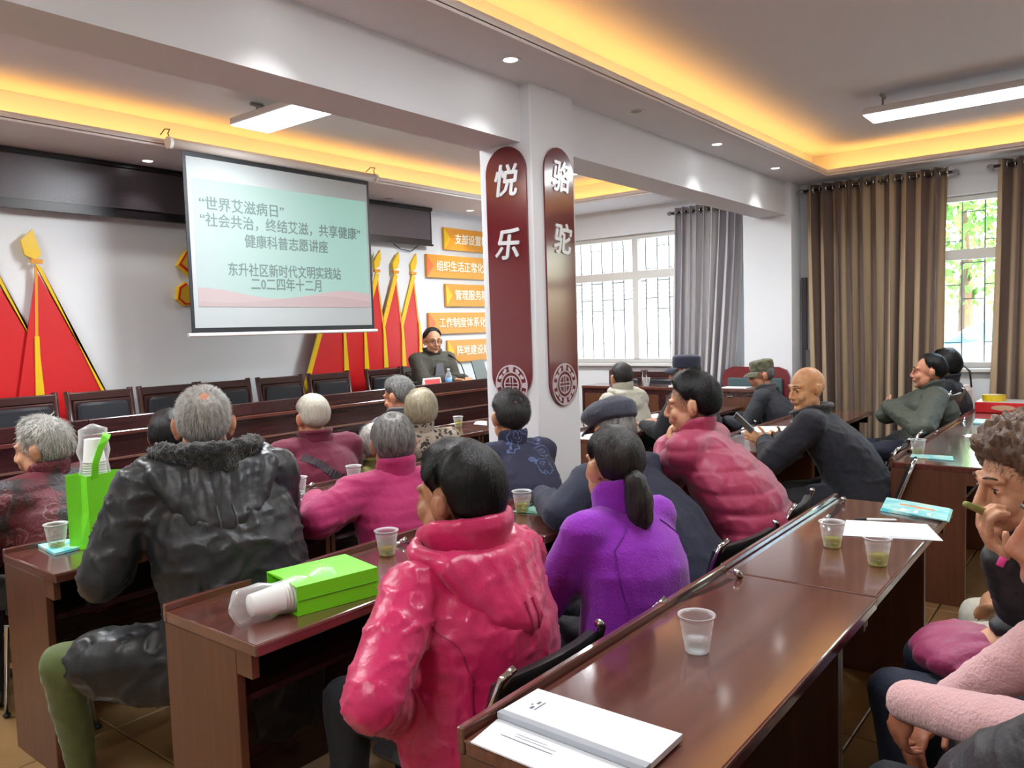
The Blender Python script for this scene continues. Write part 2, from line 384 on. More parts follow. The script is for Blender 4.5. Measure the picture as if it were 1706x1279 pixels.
# parked car, side-on beyond the second window
def car(x, y):
    t = thing('car', 'white parked car outside the window between brown curtains', 'car', (x, y, .22))
    M_CAR = mat('pearl_white_car_paint', (232, 224, 232), .15, coat=.6); M_CG = mat('blue_car_glass', (86, 146, 190), .05, coat=.5)
    body = [(-2.2, .32), (-2.2, .72), (-2.05, .92), (-1.0, 1.04), (1.0, 1.06), (2.05, .98), (2.2, .7), (2.2, .32)]
    fn = lambda u, v, d: (d, -u, v)
    b = MB(); r = []
    for d, s in ((0, .93), (.12, 1), (1.6, 1), (1.72, .93)): r.append([(d, -u * (1 - (1 - s) * .3), .3 + (v - .3) * s) for u, v in body])
    b.rings(r); autosmooth(obj('body', b, M_CAR, t), 30)
    cab = [(-1.35, 1.0), (-.55, 1.47), (.95, 1.5), (1.75, 1.02)]
    b = MB(); r = []
    for d, s in ((.06, .0), (.2, 1), (1.5, 1), (1.66, .0)): r.append([(d, -u * (.97 + .03 * s), 1.0 + (v - 1.0) * (.05 + .95 * s)) for u, v in cab])
    b.rings(r); autosmooth(obj('window_band', b, M_CG, t), 30)
    b = MB(); b.box((.2, -.92, 1.465), (1.5, .5, 1.52), .02)
    for u0, v0, u1, v1 in ((-1.3, 1.03, -.5, 1.49), (.98, 1.5, 1.75, 1.05)):
        for d in (.13, 1.6): b.tube([(d, -u0, v0), (.2 if d < 1 else 1.5, -u1, v1)], .03, 6)
    obj('roof', b, M_CAR, t)
    for u in (-1.35, 1.35):
        for d in (-.02, 1.56):
            w = MB(); w.tube([(d, u, .33), (d + .2, u, .33)], .33, 24); wo_ = obj('wheel', w, M_BLACK, t)
            w = MB(); w.tube([(d - .012, u, .33), (d + .212, u, .33)], .19, 16); obj('hubcap', w, M_GREY, wo_)
    b = MB(); b.ell((-.02, 1.02, 1.1), (.1, .07, .06)); obj('mirror', b, M_CAR, t, True)
car(11.0, .55)
# ---------------------------------------------------------------- ceiling lamps
M_LAMP = emit('panel_lamp_glow', (246, 250, 255), 9.0)
def panel_lamp(x, y, label, sx=.3, sy=1.2, z=2.965, power=None):
    t = thing('ceiling_lamp', label, 'ceiling lamp', (x, y, z), group='long panel lamps under the ceiling')
    b = MB(); b.box((-sx / 2, -sy / 2, .004), (sx / 2, sy / 2, .05), .006); obj('housing', b, mat('lamp_housing', (206, 206, 210), .4), t)
    b = MB(); b.box((-sx / 2 + .006, -sy / 2 + .006, 0), (sx / 2 - .006, sy / 2 - .006, .006)); obj('diffuser', b, M_LAMP, t)
    for dy in (-sy / 2 + .1, sy / 2 - .1):
        b = MB(); b.tube([(0, dy, .05), (0, dy, ZC - z)], .008, 6); obj('hanger', b, M_GREY, t)
        b = MB(); b.tube([(-.05, dy, ZC - z - .012), (.05, dy, ZC - z - .012)], .012, 6); obj('bracket', b, M_GREY, t)
    l = area('lamp_light', (x, y, z - .012), sx * .95, sy * .95, power or (PANEL_W * (.80 if y < 2.5 else 1.6)), (.90, .96, 1.0)); l.parent = None
panel_lamp(3.22, 4.15, 'panel lamp under the far ceiling just left of the pillar')
panel_lamp(6.07, 4.2, 'panel lamp mostly hidden behind the right edge of the pillar')
panel_lamp(6.1, .92, 'long panel lamp under the near ceiling at the right')
panel_lamp(2.55, .95, 'panel lamp under the near ceiling straight above the rear desk')
panel_lamp(-.6, .95, 'panel lamp in the near ceiling behind the camera')
panel_lamp(.55, 4.15, 'added unseen panel lamp in the far ceiling at its left end')  # out of view, added to brighten the front wall
M_DL = emit('downlight_glow', (255, 255, 255), 14.0)
def downlight(x, y, lit, label, grp=None):
    t = thing('downlight', label, 'downlight', (x, y, ZS), group=grp)
    b = MB(); b.lathe([(.036, -.002), (.05, -.006), (.054, -.003), (.054, .0), (.036, .0)], n=24); obj('ring', b, M_WHITE, t, True)
    b = MB(); b.lathe([(.0005, -.001), (.036, -.001)], n=24); obj('lens', b, M_DL if lit else mat('unlit_lens', (150, 140, 130), .3), t)
    if lit:
        l = bpy.data.lights.new('spot', 'SPOT'); l.energy = DOWN_W * 4; l.spot_size = 1.6; l.spot_blend = .6; l.shadow_soft_size = .04; l.color = (1, .98, .95)
        o = bpy.data.objects.new('spot', l); o.location = (x, y, ZS - .02); COL.objects.link(o)
downlight(3.18, 2.46, 1, 'lit round downlight above the pillar, largest in the picture')
downlight(4.46, 2.47, 0, 'unlit round downlight just right of the pillar top')
downlight(5.70, 2.48, 1, 'lit downlight over the beam, second along from the curtain')
downlight(6.95, 2.49, 1, 'lit downlight over the beam, nearest the brown curtain')
downlight(3.04, 5.79, 1, 'lit downlight left of the hanging screen, over the dark display')
downlight(6.71, 5.82, 1, 'small lit downlight over the topmost golden sign')
downlight(5.51, 5.83, 0, 'unlit downlight right of the hanging screen')
downlight(1.9, 2.46, 1, 'lit downlight near the left end of the beam'); downlight(.5, 2.46, 1, 'lit downlight beyond the left end of the beam')

# ---------------------------------------------------------------- pillar boards with brush characters and medallions
def brush(strokes, r, fn, mb, d0, d1):
    for st in strokes:
        pts = st; n = len(pts)
        L, R_ = [], []
        for k, p in enumerate(pts):
            x, y, w = p; a = pts[min(k + 1, n - 1)]; c = pts[max(k - 1, 0)]; tx, ty = a[0] - c[0], a[1] - c[1]; q = math.hypot(tx, ty) or 1; nx, ny = -ty / q, tx / q
            L.append(((x + nx * w) * r, (y + ny * w) * r)); R_.append(((x - nx * w) * r, (y - ny * w) * r))
        mb.prism(L + R_[::-1], fn, d0, d1)
def rounded_board(mb, w, h, fn, d0, d1, n=18):
    r = w / 2; poly = [(r * math.cos(math.pi * k / n), h / 2 - r * 1.0 + r * math.sin(math.pi * k / n)) for k in range(n + 1)] + [(-r * math.cos(math.pi * k / n), -h / 2 + r - r * math.sin(math.pi * k / n)) for k in range(n + 1)]
    mb.prism(poly, fn, d0, d1)
def ring2(mb, r0, r1, fn, d0, d1, a0=0, a1=2 * math.pi, n=40, sx=1.0, c=(0, 0)):
    N = max(3, int(n * (a1 - a0) / (2 * math.pi)))
    o = [(c[0] + sx * r1 * math.cos(a0 + (a1 - a0) * k / N), c[1] + r1 * math.sin(a0 + (a1 - a0) * k / N)) for k in range(N + 1)]
    i = [(c[0] + sx * r0 * math.cos(a0 + (a1 - a0) * k / N), c[1] + r0 * math.sin(a0 + (a1 - a0) * k / N)) for k in range(N + 1)]
    for k in range(N): mb.prism([o[k], o[k + 1], i[k + 1], i[k]], fn, d0, d1)
def medallion(mb, R_, fn, sx):
    d0, d1 = .0115, .016
    ring2(mb, R_ * .93, R_, fn, d0, d1, sx=sx)
    ring2(mb, R_ * .40, R_ * .46, fn, d0, d1, sx=sx); ring2(mb, R_ * .60, R_ * .66, fn, d0, d1, sx=sx)
    for k in range(4):
        a = math.pi / 2 * k; c, s_ = math.cos(a), math.sin(a)
        rot = lambda u, v: (sx * (u * c - v * s_), u * s_ + v * c)
        P = lambda q: [rot(R_ * u, R_ * v) for u, v in q]
        mb.prism(P([(.03, .06), (.4, .06), (.4, .11), (.03, .11)]), fn, d0, d1); mb.prism(P([(.03, -.06), (.4, -.06), (.4, -.11), (.03, -.11)]), fn, d0, d1)
        mb.prism(P([(.62, -.09), (.93, -.16), (.93, .16), (.62, .09)]), fn, d0, d1)
        for sg in (-1, 1):
            b = math.pi / 4
            q = lambda u, v: rot(R_ * (u * math.cos(b) - v * math.sin(b)), R_ * (u * math.sin(b) + v * math.cos(b)))
            mb.prism([q(.70, sg * .05), q(.80, sg * .05), q(.84, sg * .30), q(.74, sg * .34), q(.66, sg * .22)], fn, d0, d1)
M_LET = mat('brushed_silver_character', (214, 214, 216), .3, metal=.25)
def pillar_board(name, label, fn, w, h, zc, medal_z, chars, med_r, sx, rot, pos):
    t = thing(name, label, 'wall board'); m = MB(); rounded_board(m, w, h, lambda u, v, d: fn(u, v + zc, d), 0.001, .012); obj('board', m, M_MAROON, t)
    m = MB(); medallion(m, med_r, lambda u, v, d: fn(u, v + medal_z, d), sx); obj('medallion', m, mat('pale_relief', (196, 178, 182), .4), t)
    for ch, z, du in chars:
        p = fn(du, z, .015); text_mesh(ch, .185, .003, .0045, M_LET, Matrix.Translation(p) @ rot @ Matrix.Rotation(-.05, 4, 'Z') @ Matrix.Scale(sx * .95, 4, (1, 0, 0)), 'character', t, shear=.12)
    return t
fL = lambda u, v, d: V((PX0 - d, 2.775 - u, v)); fR = lambda u, v, d: V((3.765 + u, PY0 - d, v))
pillar_board('pillar_board', 'maroon rounded board with silver characters on the left face of the pillar', fL, .285, 1.41, 1.865, 1.24, (('悦', 2.37, 0), ('乐', 2.02, 0)), .115, 1.0, LEFTF, None)
pillar_board('pillar_board', 'maroon rounded board with silver characters on the right face of the pillar', fR, .285, 1.47, 1.84, 1.23, (('骆', 2.40, .01), ('驼', 2.05, .01)), .122, 1.0, FRONT, None)

# ---------------------------------------------------------------- front wall: dark display strip, flags, emblem, signs
YW = YF
M_LED = mat('dark_display_face', (104, 96, 102), .3); M_LEDF = mat('black_display_frame', (30, 24, 28), .35)
def display(x0, x1, label):
    t = thing('display_strip', label, 'display', (0, 0, 0)); z0, z1 = 2.50, 2.885; y = YW - .10
    m = MB(); m.box((x0, y, z0), (x1, YW - .002, z1)); obj('case', m, M_LEDF, t)
    m = MB(); m.box((x0 + .03, y - .006, z0 + .05), (x1 - .03, y + .002, z1 - .04)); p = obj('screen_panel', m, M_LED, t)
    m = MB()
    for k in range(34): m.box((x0 + .03, y - .011, z0 + .055 + k * .0085), (x1 - .03, y - .006, z0 + .059 + k * .0085))
    q = obj('louvre', m, mat('grey_louvre_slat', (84, 76, 82), .35), t); q['kind'] = 'stuff'
    m = MB(); m.box((x0, y - .02, z0 - .02), (x1, y + .01, z0)); m.box((x0, y - .02, z1 - .03), (x1, y, z1)); obj('frame_rail', m, M_LEDF, t)
    return t
display(-2.2, 3.47, 'long dark message display over the wall left of the screen')
display(3.50, 6.25, 'dark message display partly behind the screen, right of it')
m = MB(); m.tube([(5.75, YW - .03, 2.48), (5.85, YW - .03, 2.43), (6.0, YW - .03, 2.42), (6.1, YW - .03, 2.48), (6.22, YW - .03, 2.55), (6.3, YW - .03, 2.62), (6.26, YW - .03, 2.7)], .005, 6)
tag(obj('cable', m, M_BLACK), 'thin black cable drooping under the right end of the display', 'cable')
fw = lambda u, v, d: V((u, YW - d, v))
def flag(name, label, apex, zb, xl, xr, side, d, dx_t):
    """one acrylic wall flag: spear, collar, gold edge, red cloth fanning from the apex, hanging tassel"""
    ax, az = apex; t = thing('wall_flag', label, 'flag', (ax, YW, 0)); g = lambda u, v, dd: V((u - ax, -dd, v))
    m = MB(); m.prism([(ax, az), (xr, zb), (xl, zb)], g, d, d + .012); obj('cloth', m, M_RED, t)
    # gold band along the outer edge
    ex = xl if side < 0 else xr; m = MB(); w = .05 * -side
    m.prism([(ax - .012, az + .05), (ax + .03 * (1 if side < 0 else 1), az + .02), (ex + w, zb), (ex, zb)], g, d + .008, d + .022); obj('gold_edge', m, M_GOLD, t)
    m = MB(); m.prism([(ax - .035, az + .075), (ax + .04, az + .075), (ax + .04, az + .045), (ax - .035, az + .045)], g, d, d + .03); obj('collar', m, M_ORANGE, t)
    s = side
    m = MB()
    if s > 0: m.prism([(ax + .0, az + .07), (ax + .035, az + .11), (ax - .01, az + .28), (ax - .115, az + .245) if False else (ax - .09, az + .20), (ax - .07, az + .10)], g, d, d + .025)
    else: m.prism([(ax - .03, az + .075), (ax - .035, az + .15), (ax + .005, az + .21), (ax + .055, az + .27), (ax + .06, az + .18), (ax + .03, az + .10)], g, d, d + .025)
    obj('spearhead', m, M_GOLD, t)
    m = MB(); m.prism([(ax - .008, az + .04), (ax + .01, az + .04), (ax + dx_t + .01, az - .48), (ax + dx_t - .01, az - .48)], g, d + .004, d + .016); obj('pole', m, M_ORANGE, t)
    m = MB(); m.prism([(ax + dx_t - .014, az - .46), (ax + dx_t + .014, az - .46), (ax + dx_t * 1.15 + .016, az - .60), (ax + dx_t * 1.2 + .03, az - .92), (ax + dx_t * 1.2 - .03, az - .92), (ax + dx_t * 1.15 - .016, az - .60)], g, d + .012, d + .026); obj('tassel', m, M_GOLD, t)
R_LAB = ('red wall flag whose spearhead is hidden behind the screen, with the long gold left edge', 'red wall flag behind the screen corner, second in the right row of flags', 'red wall flag with its spearhead touching the right edge of the screen', 'red wall flag with the middle one of three visible spearheads', 'red wall flag rightmost of the row, behind the speaker')
for k in range(5):
    ax = 4.90 + .28 * k
    flag('wall_flag', R_LAB[k], (ax, 2.13), .72, ax - .58, ax + .24, -1, .105 - .025 * k, .06)
L_LAB = ('red wall flag at the far left with the tallest gold spearhead in view', 'red wall flag at the left edge of the picture, behind the first')
for k in range(2):
    ax = 2.31 - .28 * k
    flag('wall_flag', L_LAB[k], (ax, 2.07), .72, ax - .26, ax + .62, 1, .045 - .026 * k + .01, -.03)
# hammer and sickle emblem, mostly behind the screen
t = thing('wall_emblem', 'golden red-edged emblem showing past the left edge of the screen', 'emblem', (3.75, YW, 2.1))
g = lambda u, v, d: V((u - 3.75, -d, v - 2.1))
def emb(poly, nm):
    c = (sum(p[0] for p in poly) / len(poly), sum(p[1] for p in poly) / len(poly))
    m = MB(); m.prism(poly, g, .004, .05); obj(nm + '_rim', m, M_GOLD, t)
    m = MB(); m.prism([(c[0] + (p[0] - c[0]) * .92, c[1] + (p[1] - c[1]) * .92) for p in poly], g, .05, .053); obj(nm + '_inlay', m, M_RED, t)
    m = MB(); m.prism([(c[0] + (p[0] - c[0]) * .78, c[1] + (p[1] - c[1]) * .78) for p in poly], g, .05, .056); obj(nm + '_face', m, mat('dull_gold_acrylic', (200, 160, 46), .3), t)
emb([(3.36, 2.15), (3.44, 2.27), (3.60, 2.36), (3.66, 2.26), (3.48, 2.06)], 'hammer_head')
emb([(3.53, 2.22), (3.58, 2.25), (4.1, 1.86), (4.06, 1.80)], 'hammer_shaft')
cr = [(3.75 + .33 * math.cos(a), 2.1 + .33 * math.sin(a)) for a in np.linspace(-2.2, 1.9, 20)] + [(3.72 + .25 * math.cos(a), 2.1 + .27 * math.sin(a)) for a in np.linspace(1.7, -2.1, 20)]
emb(cr, 'sickle_blade')
emb([(3.34, 1.88), (3.36, 1.98), (3.42, 2.02), (3.46, 1.97), (3.50, 1.93), (3.56, 1.95), (3.6, 1.89), (3.48, 1.84), (3.40, 1.83)], 'sickle_handle')
# golden slogan signs
M_SIGNT = mat('white_sign_letter', (250, 240, 214), .5)
def sign(x0, x1, z0, z1, txt, tx, arrow, label):
    t = thing('slogan_sign', label, 'sign', (x0, YW, z0), group='golden slogan signs by the pillar'); g = lambda u, v, d: V((u - x0, -d, v - z0))
    m = MB(); m.prism([(x0, z0), (x1, z0), (x1, z1), (x0, z1)], g, .012, .032); obj('board', m, M_ORANGE, t)
    m = MB(); zm = (z0 + z1) / 2
    m.prism([(x0 + .004, z0 + .004), (x0 + .11, zm), (x0 + .004, z1 - .004)], g, .032, .037); obj('arrow', m, M_GOLD if arrow else mat('coral_acrylic', (226, 110, 60), .3), t)
    for px in (x0 + .05, x1 - .05):
        m = MB(); m.tube([g(px, zm, 0), g(px, zm, .012)], .015, 8); obj('standoff', m, M_CHROME, t)
    text_mesh(txt, .122, .003, .0022, M_SIGNT, Matrix.Translation((tx - x0 + .41, -.036, zm - z0 - .004)) @ FRONT, 'lettering', t, width=.80)
sign(6.51, 7.56, 2.47, 2.715, '支部设置标准化', 6.68, 1, 'golden sign lettered 支部设置, top of the five beside the pillar')
sign(6.22, 7.27, 2.155, 2.405, '组织生活正常化', 6.36, 0, 'golden sign lettered 组织生活正常化, second from the top')
sign(6.51, 7.56, 1.84, 2.09, '管理服务精细化', 6.65, 1, 'golden sign lettered 管理服务, third from the top')
sign(6.22, 7.27, 1.535, 1.77, '工作制度体系化', 6.37, 0, 'golden sign lettered 工作制度体系化, fourth from the top')
sign(6.51, 7.56, 1.21, 1.46, '阵地建设规范化', 6.65, 1, 'golden sign lettered 阵地建设, lowest of the five')

# ---------------------------------------------------------------- projection screen
t = thing('projection_screen', 'white pull-down projection screen showing a mint green title slide', 'screen', (0, 0, 0)); ys = 5.20
m = MB(); m.tube([(2.90, ys, 2.90), (4.75, ys, 2.90)], .036, 14); obj('housing', m, mat('beige_screen_case', (206, 198, 190), .4), t, True)
for x in (2.89, 4.75):
    m = MB(); m.tube([(x - .012, ys, 2.90), (x + .012, ys, 2.90)], .042, 14); obj('end_cap', m, M_WHITE, t)
    m = MB(); m.tube([(x, ys, 2.94), (x, ys + .012, 2.965), (x + .008, ys, 2.99), (x, ys + .05, 3.0), (x, ys + .11, 2.972)], .004, 6); obj('hanging_chain', m, M_BLACK, t)
m = MB(); m.box((2.975, ys - .003, 1.60), (4.67, ys + .003, 2.875)); obj('black_border', m, mat('black_screen_border', (20, 24, 30), .6), t)
m = MB(); m.box((3.0, ys - .0045, 1.635), (4.645, ys - .003, 2.83)); obj('screen_fabric', m, mat('matt_white_screen', (158, 163, 163), .9), t)
m = MB(); m.tube([(2.945, ys, 1.585), (4.70, ys, 1.585)], .014, 10); obj('bottom_bar', m, M_WHITE, t)
# the projected slide: soft white to mint ramp, red hill waves along its foot
SX0, SX1, SZ0, SZ1 = 3.035, 4.625, 1.785, 2.685
ms = bpy.data.materials.new('projected_slide'); ms.use_nodes = True; T = NT(ms); b = T.n['Principled BSDF']; b.inputs['Roughness'].default_value = .9
tc = T.node('ShaderNodeTexCoord'); gr = T.node('ShaderNodeTexGradient'); mp = T.node('ShaderNodeMapping'); mp.inputs['Location'].default_value = (-SX0 / (SX1 - SX0), 0, 0); mp.inputs['Scale'].default_value = (1 / (SX1 - SX0), 1, 1)
T.link(tc.outputs['Object'], mp.inputs[0]); T.link(mp.outputs[0], gr.inputs[0]); rp = T.node('ShaderNodeValToRGB'); e = rp.color_ramp.elements
e[0].position = 0; e[0].color = lin((206, 234, 232)) + (1,); e[1].position = .75; e[1].color = lin((150, 216, 198)) + (1,); x = e.new(.3); x.color = lin((176, 228, 214)) + (1,)
T.link(gr.outputs[0], rp.inputs[0]); T.link(rp.outputs[0], b.inputs['Emission Color']); b.inputs['Emission Strength'].default_value = .54; b.inputs['Base Color'].default_value = (.15, .16, .16, 1)
m = MB(); m.box((SX0, ys - .0062, SZ0), (SX1, ys - .0045, SZ1)); sl = obj('slide_image', m, ms, t)
def wave(z0f, col, d, nm):
    xs = np.linspace(SX0, SX1, 30); poly = [(SX0, SZ0)] + [(SX1, SZ0)] + [(x, z0f((x - SX0) / (SX1 - SX0))) for x in xs[::-1]]
    mm = mat(nm, col, .9, emis=col, estr=.45); mm.node_tree.nodes['Principled BSDF'].inputs['Base Color'].default_value = (.2, .2, .2, 1)
    m = MB(); m.prism(poly, lambda u, v, dd: V((u, ys - dd, v)), .0062, d); obj('slide_wave', m, mm, sl)
wave(lambda s: SZ0 + .10 + .035 * math.cos(s * 7.5) , (222, 168, 170), .0068, 'slide_pink_wave')
wave(lambda s: SZ0 + .06 + .03 * math.cos(s * 6.0 + 2.2), (206, 150, 154), .0072, 'slide_red_wave')
M_ST = mat('slide_text', (90, 104, 102), .9, emis=(110, 126, 124), estr=.22)
for txt, x0, x1, z in (('“世界艾滋病日”', 3.08, 3.79, 2.51), ('“社会共治，终结艾滋，共享健康”', 3.08, 4.55, 2.395), ('健康科普志愿讲座', 3.43, 4.20, 2.265), ('东升社区新时代文明实践站', 3.28, 4.32, 2.052), ('二0二四年十二月', 3.47, 4.12, 1.95)):
    text_mesh(txt, .105, .0005, .0016, M_ST, Matrix.Translation(((x0 + x1) / 2, ys - .0076, z)) @ FRONT, 'slide_text', sl, width=x1 - x0)
# ---------------------------------------------------------------- curtains
def curtain_mat(name, base, dark, scale=1.0):
    m = mat(name, base, .75, sheen=.2); T = NT(m); b = T.n['Principled BSDF']
    tr = T.node('ShaderNodeBsdfTranslucent'); tr.inputs[0].default_value = lin(base) + (1,)
    mx = T.node('ShaderNodeMixShader'); mx.inputs[0].default_value = .25; o = T.n['Material Output']
    T.link(b.outputs[0], mx.inputs[1]); T.link(tr.outputs[0], mx.inputs[2]); T.link(mx.outputs[0], o.inputs[0])
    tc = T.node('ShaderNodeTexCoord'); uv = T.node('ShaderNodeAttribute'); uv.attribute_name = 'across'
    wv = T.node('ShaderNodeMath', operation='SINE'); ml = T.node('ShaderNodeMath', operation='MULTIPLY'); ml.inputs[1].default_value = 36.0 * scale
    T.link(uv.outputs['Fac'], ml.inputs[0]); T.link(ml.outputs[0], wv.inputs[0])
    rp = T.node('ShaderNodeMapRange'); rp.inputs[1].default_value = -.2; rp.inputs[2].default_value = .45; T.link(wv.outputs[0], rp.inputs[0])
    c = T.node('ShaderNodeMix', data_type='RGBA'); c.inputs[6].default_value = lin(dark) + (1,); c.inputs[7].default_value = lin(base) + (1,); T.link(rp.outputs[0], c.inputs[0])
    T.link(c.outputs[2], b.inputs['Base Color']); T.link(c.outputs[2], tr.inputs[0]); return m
def curtain(label, y0t, y1t, y0b, y1b, zt, zb, folds, m, x=7.84, amp=.05):
    t = thing('curtain', label, 'curtain', (x, (y0t + y1t) / 2, zt)); yc = (y0t + y1t) / 2
    nu, nv = folds * 14, 18; vs = []; ac = []
    ph = RNG.rand(folds + 3) * 1.2
    for j in range(nv + 1):
        q = j / nv; e = q ** 1.3
        for i in range(nu + 1):
            s = i / nu; y = (y0t + (y1t - y0t) * s) * (1 - e) + (y0b + (y1b - y0b) * s) * e
            k = s * folds * 2 * math.pi + .5 * math.sin(s * 9 + 2.5 * q)
            a = amp * (1 - .25 * q) * (1 + .3 * math.sin(s * 23 + q))
            vs.append((a * math.sin(k), y - yc + .012 * math.sin(k * 2 + 3 * q), (zb - zt) * q + .012 * math.sin(k) * (q > .9))); ac.append(s * folds / 5.0)
    fs = [(j * (nu + 1) + i, j * (nu + 1) + i + 1, (j + 1) * (nu + 1) + i + 1, (j + 1) * (nu + 1) + i) for j in range(nv) for i in range(nu)]
    me = bpy.data.meshes.new('cloth'); me.from_pydata(vs, [], fs); me.materials.append(m); me.shade_smooth()
    at = me.attributes.new('across', 'FLOAT', 'POINT'); at.data.foreach_set('value', ac)
    o = link('cloth', me, t); sd = o.modifiers.new('thick', 'SOLIDIFY'); sd.thickness = .004
    r = MB(); r.tube([(0, y0t - yc - .06, -.05), (0, y1t - yc + .06, -.05)], .014, 8); obj('rail', r, mat('dark_bronze_rail', (70, 58, 52), .4, metal=.6), t, True)
    gm = MB(); gm.lathe([(.024, -.006), (.032, -.006), (.034, 0), (.032, .006), (.024, .006), (.024, -.006)], n=16)
    gme = gm.mesh('eyelet', M_CHROME, True); gme.transform(Matrix.Rotation(math.pi / 2, 4, 'X'))
    for k in range(folds * 2):
        g = link('eyelet', gme, t, (0, y0t - yc + (y1t - y0t) * (k + .0) / (folds * 2), -.05))
    for y in (y0t - yc - .06, y1t - yc + .06):
        k = MB(); k.ell((0, y, -.05), (.022, .03, .022)); k.tube([(0, y, -.05), (XR - x, y, -.05)], .008, 6); obj('bracket', k, M_GREY, t, True)
    return t
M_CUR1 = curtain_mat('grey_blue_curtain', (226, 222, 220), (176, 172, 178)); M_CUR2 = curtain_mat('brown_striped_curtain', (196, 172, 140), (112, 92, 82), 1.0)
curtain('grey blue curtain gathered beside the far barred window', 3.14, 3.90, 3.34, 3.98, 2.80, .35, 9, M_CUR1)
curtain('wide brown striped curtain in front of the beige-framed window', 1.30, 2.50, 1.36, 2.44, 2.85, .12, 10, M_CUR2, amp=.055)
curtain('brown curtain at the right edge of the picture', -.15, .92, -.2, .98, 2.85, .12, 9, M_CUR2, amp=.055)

# ---------------------------------------------------------------- long desks
def make_desk(L=1.26, D=.47, label='', pos=(0, 0, 0), rz=0.0):
    """origin at the rear left corner on the floor; the audience sits on its -Y side, a thin lip rises along +Y"""
    t = thing('desk', label, 'desk', pos, rz, 'dark red wooden desks in rows')
    m = MB(); m.box((0, 0, TZ - .035), (L, D - .02, TZ), .004); autosmooth(obj('top', m, M_TOP, t))
    m = MB(); m.box((0, D - .018, TZ - .035), (L, D, TZ + .02), .003); autosmooth(obj('lip', m, M_TOP, t))
    m = MB(); m.box((.0, -.0015, TZ - .008), (L, .0, TZ - .001)); m.box((-.0012, .002, TZ - .006), (.0005, D - .022, TZ - .001)); obj('edge_band', m, M_EDGE, t)
    for x in (0.0, L - .03):
        m = MB(); m.box((x + .002, .10, 0.0), (x + .028, D - .004, TZ - .035), .002); obj('side_panel', m, M_SIDE, t)
    m = MB(); m.box((.03, D - .05, .10), (L - .03, D - .03, TZ - .036)); obj('front_panel', m, M_PANEL, t)
    m = MB(); m.box((.03, .12, TZ - .20), (L - .03, D - .05, TZ - .182)); obj('shelf', m, M_PANEL, t)
    for x in (.004, L - .026):
        m = MB(); m.box((x, .03, TZ - .10), (x + .022, .10, TZ - .035)); obj('top_bracket', m, M_SIDE, t)
    return t
d0 = make_desk(label='rear dark red desk nearest the camera with the open papers on it', pos=(1.095, .562, 0), rz=0.0)
DL = 1.262
def row(y, xs, labels, rz=0.0):
    for x, l in zip(xs, labels): dup(d0, (x, y, 0), rz, l)
dup(d0, (2.365, .566, 0), math.radians(.4), 'rear desk with two tea cups, white sheet and leaflets')
row(1.765, (1.135, 2.405), ('second-row desk carrying the lying green bag', 'second-row desk under the cup and leaflet before the navy flat cap man'))
row(2.91, (1.108,), ('third-row desk carrying the upright green bag',))
r_ = dup(d0, (2.372, 2.91, 0), 0, 'third-row desk in front of the magenta quilted woman, against the pillar'); r_.scale = (.905, 1, 1)
row(4.06, (.95, 2.22, 3.49, 4.76), ('front-row desk before the woman in the patterned maroon coat', 'front-row desk before the white-haired man', 'front-row desk with the red sheet on it', 'front-row desk behind the pillar with the tall tea cup'))
row(.585, (4.69, 5.96), ('right-hand rear desk with a cup on its near end', 'right-hand rear desk reflecting the bright window, leaflets on it'))
r_ = dup(d0, (7.225, .585, 0), 0, 'short right-hand rear desk end piece under the red box'); r_.scale = (.43, 1, 1)
row(1.765, (4.69, 5.96), ('right-hand desk under the bald man’s forearms', 'right-hand desk in front of the man with crossed arms'))
row(2.91, (4.69, 5.96), ('right-hand third desk with the open white papers', 'right-hand third desk before the man in the camouflage cap'))

# platform and podium row
m = MB(); m.box((.2, 4.83, 0), (7.98, YF - .014, .25)); struct('floor_platform', m, mat('platform_carpet', (92, 60, 44), .8))
ZP = .25
def podium(x, L, label):
    t = thing('podium_desk', label, 'desk', (x, 4.80, 0), group='tall podium desks facing the audience')
    m = MB(); m.box((0, 0, 1.02), (L, .03, 1.105), .004); obj('top_board', m, M_PANEL, t)
    m = MB(); m.box((0, -.02, .995), (L, .03, 1.02), .004); obj('ledge', m, M_TOP, t)
    m = MB(); m.box((0, .006, .862), (L, .03, .995)); obj('upper_panel', m, M_PANEL, t)
    m = MB(); m.box((0, -.008, .85), (L, .03, .862)); obj('moulding', m, M_EDGE, t)
    m = MB(); m.box((0, .0, 0.0), (L, .028, .85)); obj('lower_panel', m, M_PANEL, t)
    m = MB(); m.box((0, .03, .99), (L, .50, 1.02), .004); obj('top', m, M_TOP, t)
    for xx in (0, L - .03):
        m = MB(); m.box((xx, .032, ZP), (xx + .03, .46, .99)); obj('side_panel', m, M_SIDE, t)
    return t
for k, l in enumerate(('podium desk at the left end of the platform', 'podium desk in front of the empty chairs left of the grey-haired man', 'podium desk below the hanging screen', 'podium desk where the speaker sits, microphone on it')):
    podium(.62 + 1.45 * k, 1.448, l)
def side_podium(y, L, label):
    t = thing('side_desk', label, 'desk', (7.28, y, 0), group='tall side desks along the window')
    m = MB(); m.box((0, 0, .89), (.42, L, .92), .004); obj('top', m, M_TOP, t)
    m = MB(); m.box((.012, 0, 0), (.035, L, .89)); obj('front_panel', m, M_PANEL, t)
    m = MB(); m.box((.004, .04, .50), (.012, L - .04, .84)); obj('inset_panel', m, M_SIDE, t)
    m = MB(); m.box((-.006, .3, .845), (.012, .36, .852)); obj('latch', m, M_GREY, t)
    for yy in (0, L - .03):
        m = MB(); m.box((.036, yy, 0), (.40, yy + .03, .89)); obj('side_panel', m, M_SIDE, t)
side_podium(2.74, 1.06, 'side desk before the red wooden chair near the grey curtain'); side_podium(3.80, .98, 'side desk under the left half of the barred window')

